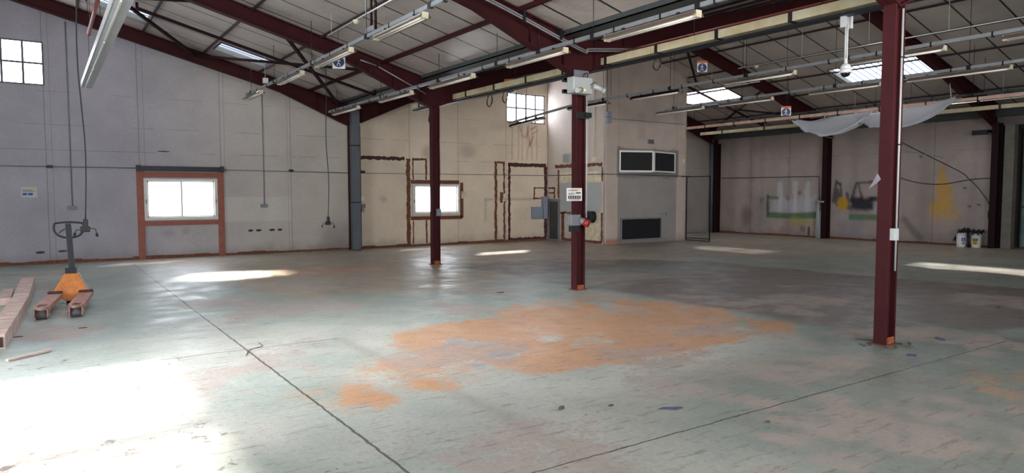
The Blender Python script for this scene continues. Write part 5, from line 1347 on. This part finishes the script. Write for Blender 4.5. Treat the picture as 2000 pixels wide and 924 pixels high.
# ------------------------------------------------------------------ timber beam along the left edge
segs = [((-.245, 14.62), (-.295, 12.0)), ((-.30, 11.97), (-.385, 10.2)), ((-.39, 10.17), (-.46, 8.85))]
labs = ['long pale boxed timber on the floor at far left, farthest piece of the row', 'pale boxed timber on the floor left of the pallet truck, middle piece of the row', 'pale boxed timber at the left image edge, nearest piece with a dark hollow end']
for (a, b_), lab in zip(segs, labs):
    t = thing('boxed_timber', lab, 'timber', (a[0], a[1], 0))
    P, Q = Vector((a[0], a[1], 0)), Vector((b_[0], b_[1], 0)); d_ = (Q-P); nn = Vector((d_.y, -d_.x, 0)).normalized()*.095
    m = MB(); n = 10
    for k in range(n):
        p, q = P+d_*(k/n), P+d_*((k+1)/n-.004/ d_.length)
        h = .155+random.uniform(-.004, .004)
        vs = [tuple(p+nn*s+Vector((0, 0, z))) for s in (-1, 1) for z in (0.001, h)]+[tuple(q+nn*s+Vector((0, 0, z))) for s in (-1, 1) for z in (0.001, h)]
        m.add(vs, [(0, 1, 3, 2), (4, 6, 7, 5), (0, 4, 5, 1), (2, 3, 7, 6), (1, 5, 7, 3), (0, 2, 6, 4)])
    m.build('board', 'wood', t)
    if lab.startswith('pale boxed timber at'):
        m = MB(); q = Q+d_.normalized()*.004; vs = [tuple(q+nn*.82*s+Vector((0, 0, z))) for s in (-1, 1) for z in (.02, .125)]; q2 = q+d_.normalized()*.004
        vs += [tuple(q2+nn*.82*s+Vector((0, 0, z))) for s in (-1, 1) for z in (.02, .125)]
        m.add(vs, [(0, 1, 3, 2), (4, 6, 7, 5), (0, 4, 5, 1), (2, 3, 7, 6), (1, 5, 7, 3), (0, 2, 6, 4)]); m.build('hollow_end', 'woodend', t)
m = MB(); m.box(-.56, -.42, 12.35, 13.6, 0, .10); solo(m, 'wood_offcut', M['wood'], 'short grey wood block lying left of the long boxed timber', 'wood block', bevel=.008)

# ------------------------------------------------------------------ bits on the floor
def flake(x, y, s, lab, mat='debris', name='floor_scrap', asp=.45, a=0, h=.008):
    m = MB(); n = 9; P = []
    for k in range(n):
        t_ = 2*PI*k/n; r = s*(.6+.55*random.random()); u, v = r*math.cos(t_), r*math.sin(t_)*asp
        P.append((x+u*math.cos(a)-v*math.sin(a), y+u*math.sin(a)+v*math.cos(a)))
    m.prism(P, 2, .0005, h); return solo(m, name, M[mat], lab, 'debris')
m = MB(); m.beam((-.33, 8.15, .013), (.02, 8.42, .016), .03, .02); solo(m, 'wood_stick', M['wood'], 'short wooden stick on the floor at the left edge below the timber', 'stick')
flake(3.83, 3.55, .11, 'blue-grey torn tape scrap lying in the right foreground', 'scrapblue', 'tape_scrap', .4, -.5, .004)
flake(7.05, 3.4, .10, 'small blue-grey tape scrap just left of the nearest column foot', 'scrapblue', 'tape_scrap', .5, .3, .004)
flake(8.1, 3.6, .10, 'crumpled blue-grey tape scrap right of the nearest column foot', 'scrapblue', 'tape_scrap', .5, 1.0, .012)
flake(6.1, 9.35, .07, 'small dark scrap on the floor left of the middle column foot')
flake(1.33, 3.35, .04, 'small dark clod in the bottom left foreground', h=.02)
flake(3.15, 4.0, .03, 'small dark stone in the central foreground', h=.02)
flake(3.5, 3.85, .03, 'small grey chip right of the central dark stone', h=.01)
flake(4.15, 2.95, .025, 'tiny dark chip near the long cross joint', h=.01)
flake(.56, 15.6, .09, 'grey square scrap on the floor behind the timber row', 'debris', 'floor_scrap', .6, 1.2)
flake(11.0, 4.15, .07, 'dark scrap on the floor at the right edge', 'debris', 'floor_scrap', .4, .6)
flake(-.05, 12.0, .05, 'small dark splinter between the timber and the pallet truck')
flake(.35, 9.7, .05, 'thin dark splinter in front of the pallet truck forks')
flake(-.28, 9.5, .05, 'dark scrap near the hollow timber end')
cr = MB(); cr.tube(catmull([(1.62, 7.1, .003), (1.72, 7.35, .004), (1.86, 7.45, .003), (1.88, 7.65, .003)], 6), .003, 5); solo(cr, 'string_scrap', M['debris'], 'thin wavy piece of string across the long floor joint', 'string')

# ------------------------------------------------------------------ light
W = bpy.data.worlds.new('sky'); S.world = W; W.use_nodes = True; nt = W.node_tree
bg = nt.nodes['Background']; bg.inputs[0].default_value = (.82, .90, 1, 1); bg.inputs[1].default_value = 3.0
sd = Vector((-.72, -.79, -1.0)).normalized()
sun = bpy.data.lights.new('sun', 'SUN'); sun.energy = 16.0; sun.angle = math.radians(3.0); sun.color = (1, .93, .84)
so = bpy.data.objects.new('sun', sun); COL.objects.link(so); so.rotation_euler = sd.to_track_quat('-Z', 'Y').to_euler()
def area(name, loc, direction, sx, sy, power, col=(1, 1, 1), spread=180):
    l = bpy.data.lights.new(name, 'AREA'); l.shape = 'RECTANGLE'; l.size = sx; l.size_y = sy; l.energy = power; l.color = col; l.spread = math.radians(spread)
    o = bpy.data.objects.new(name, l); COL.objects.link(o); o.location = loc; o.rotation_euler = Vector(direction).to_track_quat('-Z', 'Y').to_euler(); return o
area('daylight_delivery_opening', (XL-.1, 5.8, 2.0), (1, .12, -.1), 3.6, 7.0, 480, (.90, .95, 1))
area('added_floor_beam', (XL-.12, 4.2, 3.0), (6.7, 1.7, -3.0), 1.4, 4.0, 230, (.96, .98, 1), 30)  # added narrow lamp, washes out the beam shadow in the left foreground
area('added_front_fill', (1.2, YF-.1, 2.1), (.2, 1, .02), 10, 2.1, 200, (1, .95, .90))  # assumed windows behind the camera, added as fill
area('added_gable_fill', (5, YF-.1, 3.4), (.5, 1, .0), 8, 2.0, 85, (1, .95, .90), 50)  # added fill from behind the camera for enclosure front and right wall
area('added_rooflight_lamp', (4.19, 17.45, zr(4.19)+.02), (3.2-4.19, 14.45-17.45, -4.8), 1.1, .4, 90, (1, .96, .88), 13)  # added lamp at the left rooflight, aimed off the sun for one floor patch

# ------------------------------------------------------------------ camera
f_px, pit, rol, yaw = 1356.37, .06159591, -.0013980, .59462764
fw = Vector((math.sin(yaw)*math.cos(pit), math.cos(yaw)*math.cos(pit), -math.sin(pit)))
r = Vector((math.cos(yaw), -math.sin(yaw), 0)); u = r.cross(fw)
r2 = r*math.cos(rol)+u*math.sin(rol); u2 = u*math.cos(rol)-r*math.sin(rol)
cd = bpy.data.cameras.new('camera'); cam = bpy.data.objects.new('camera', cd); COL.objects.link(cam)
cd.sensor_fit = 'HORIZONTAL'; cd.sensor_width = 36; cd.lens = f_px/2000*36; cd.clip_start = .05; cd.clip_end = 300
mw = Matrix((r2, u2, -fw)).transposed().to_4x4(); mw.translation = (0, 0, 1.6); cam.matrix_world = mw
S.camera = cam
S.view_settings.view_transform = 'Standard'; S.view_settings.look = 'None'; S.view_settings.gamma = 1; S.view_settings.use_curve_mapping = False
S.view_settings.exposure = 0.68
S.cycles.use_denoising = True
S.cycles.max_bounces = 7; S.cycles.diffuse_bounces = 5; S.cycles.glossy_bounces = 3; S.cycles.transparent_max_bounces = 10
S.cycles.sample_clamp_indirect = 6
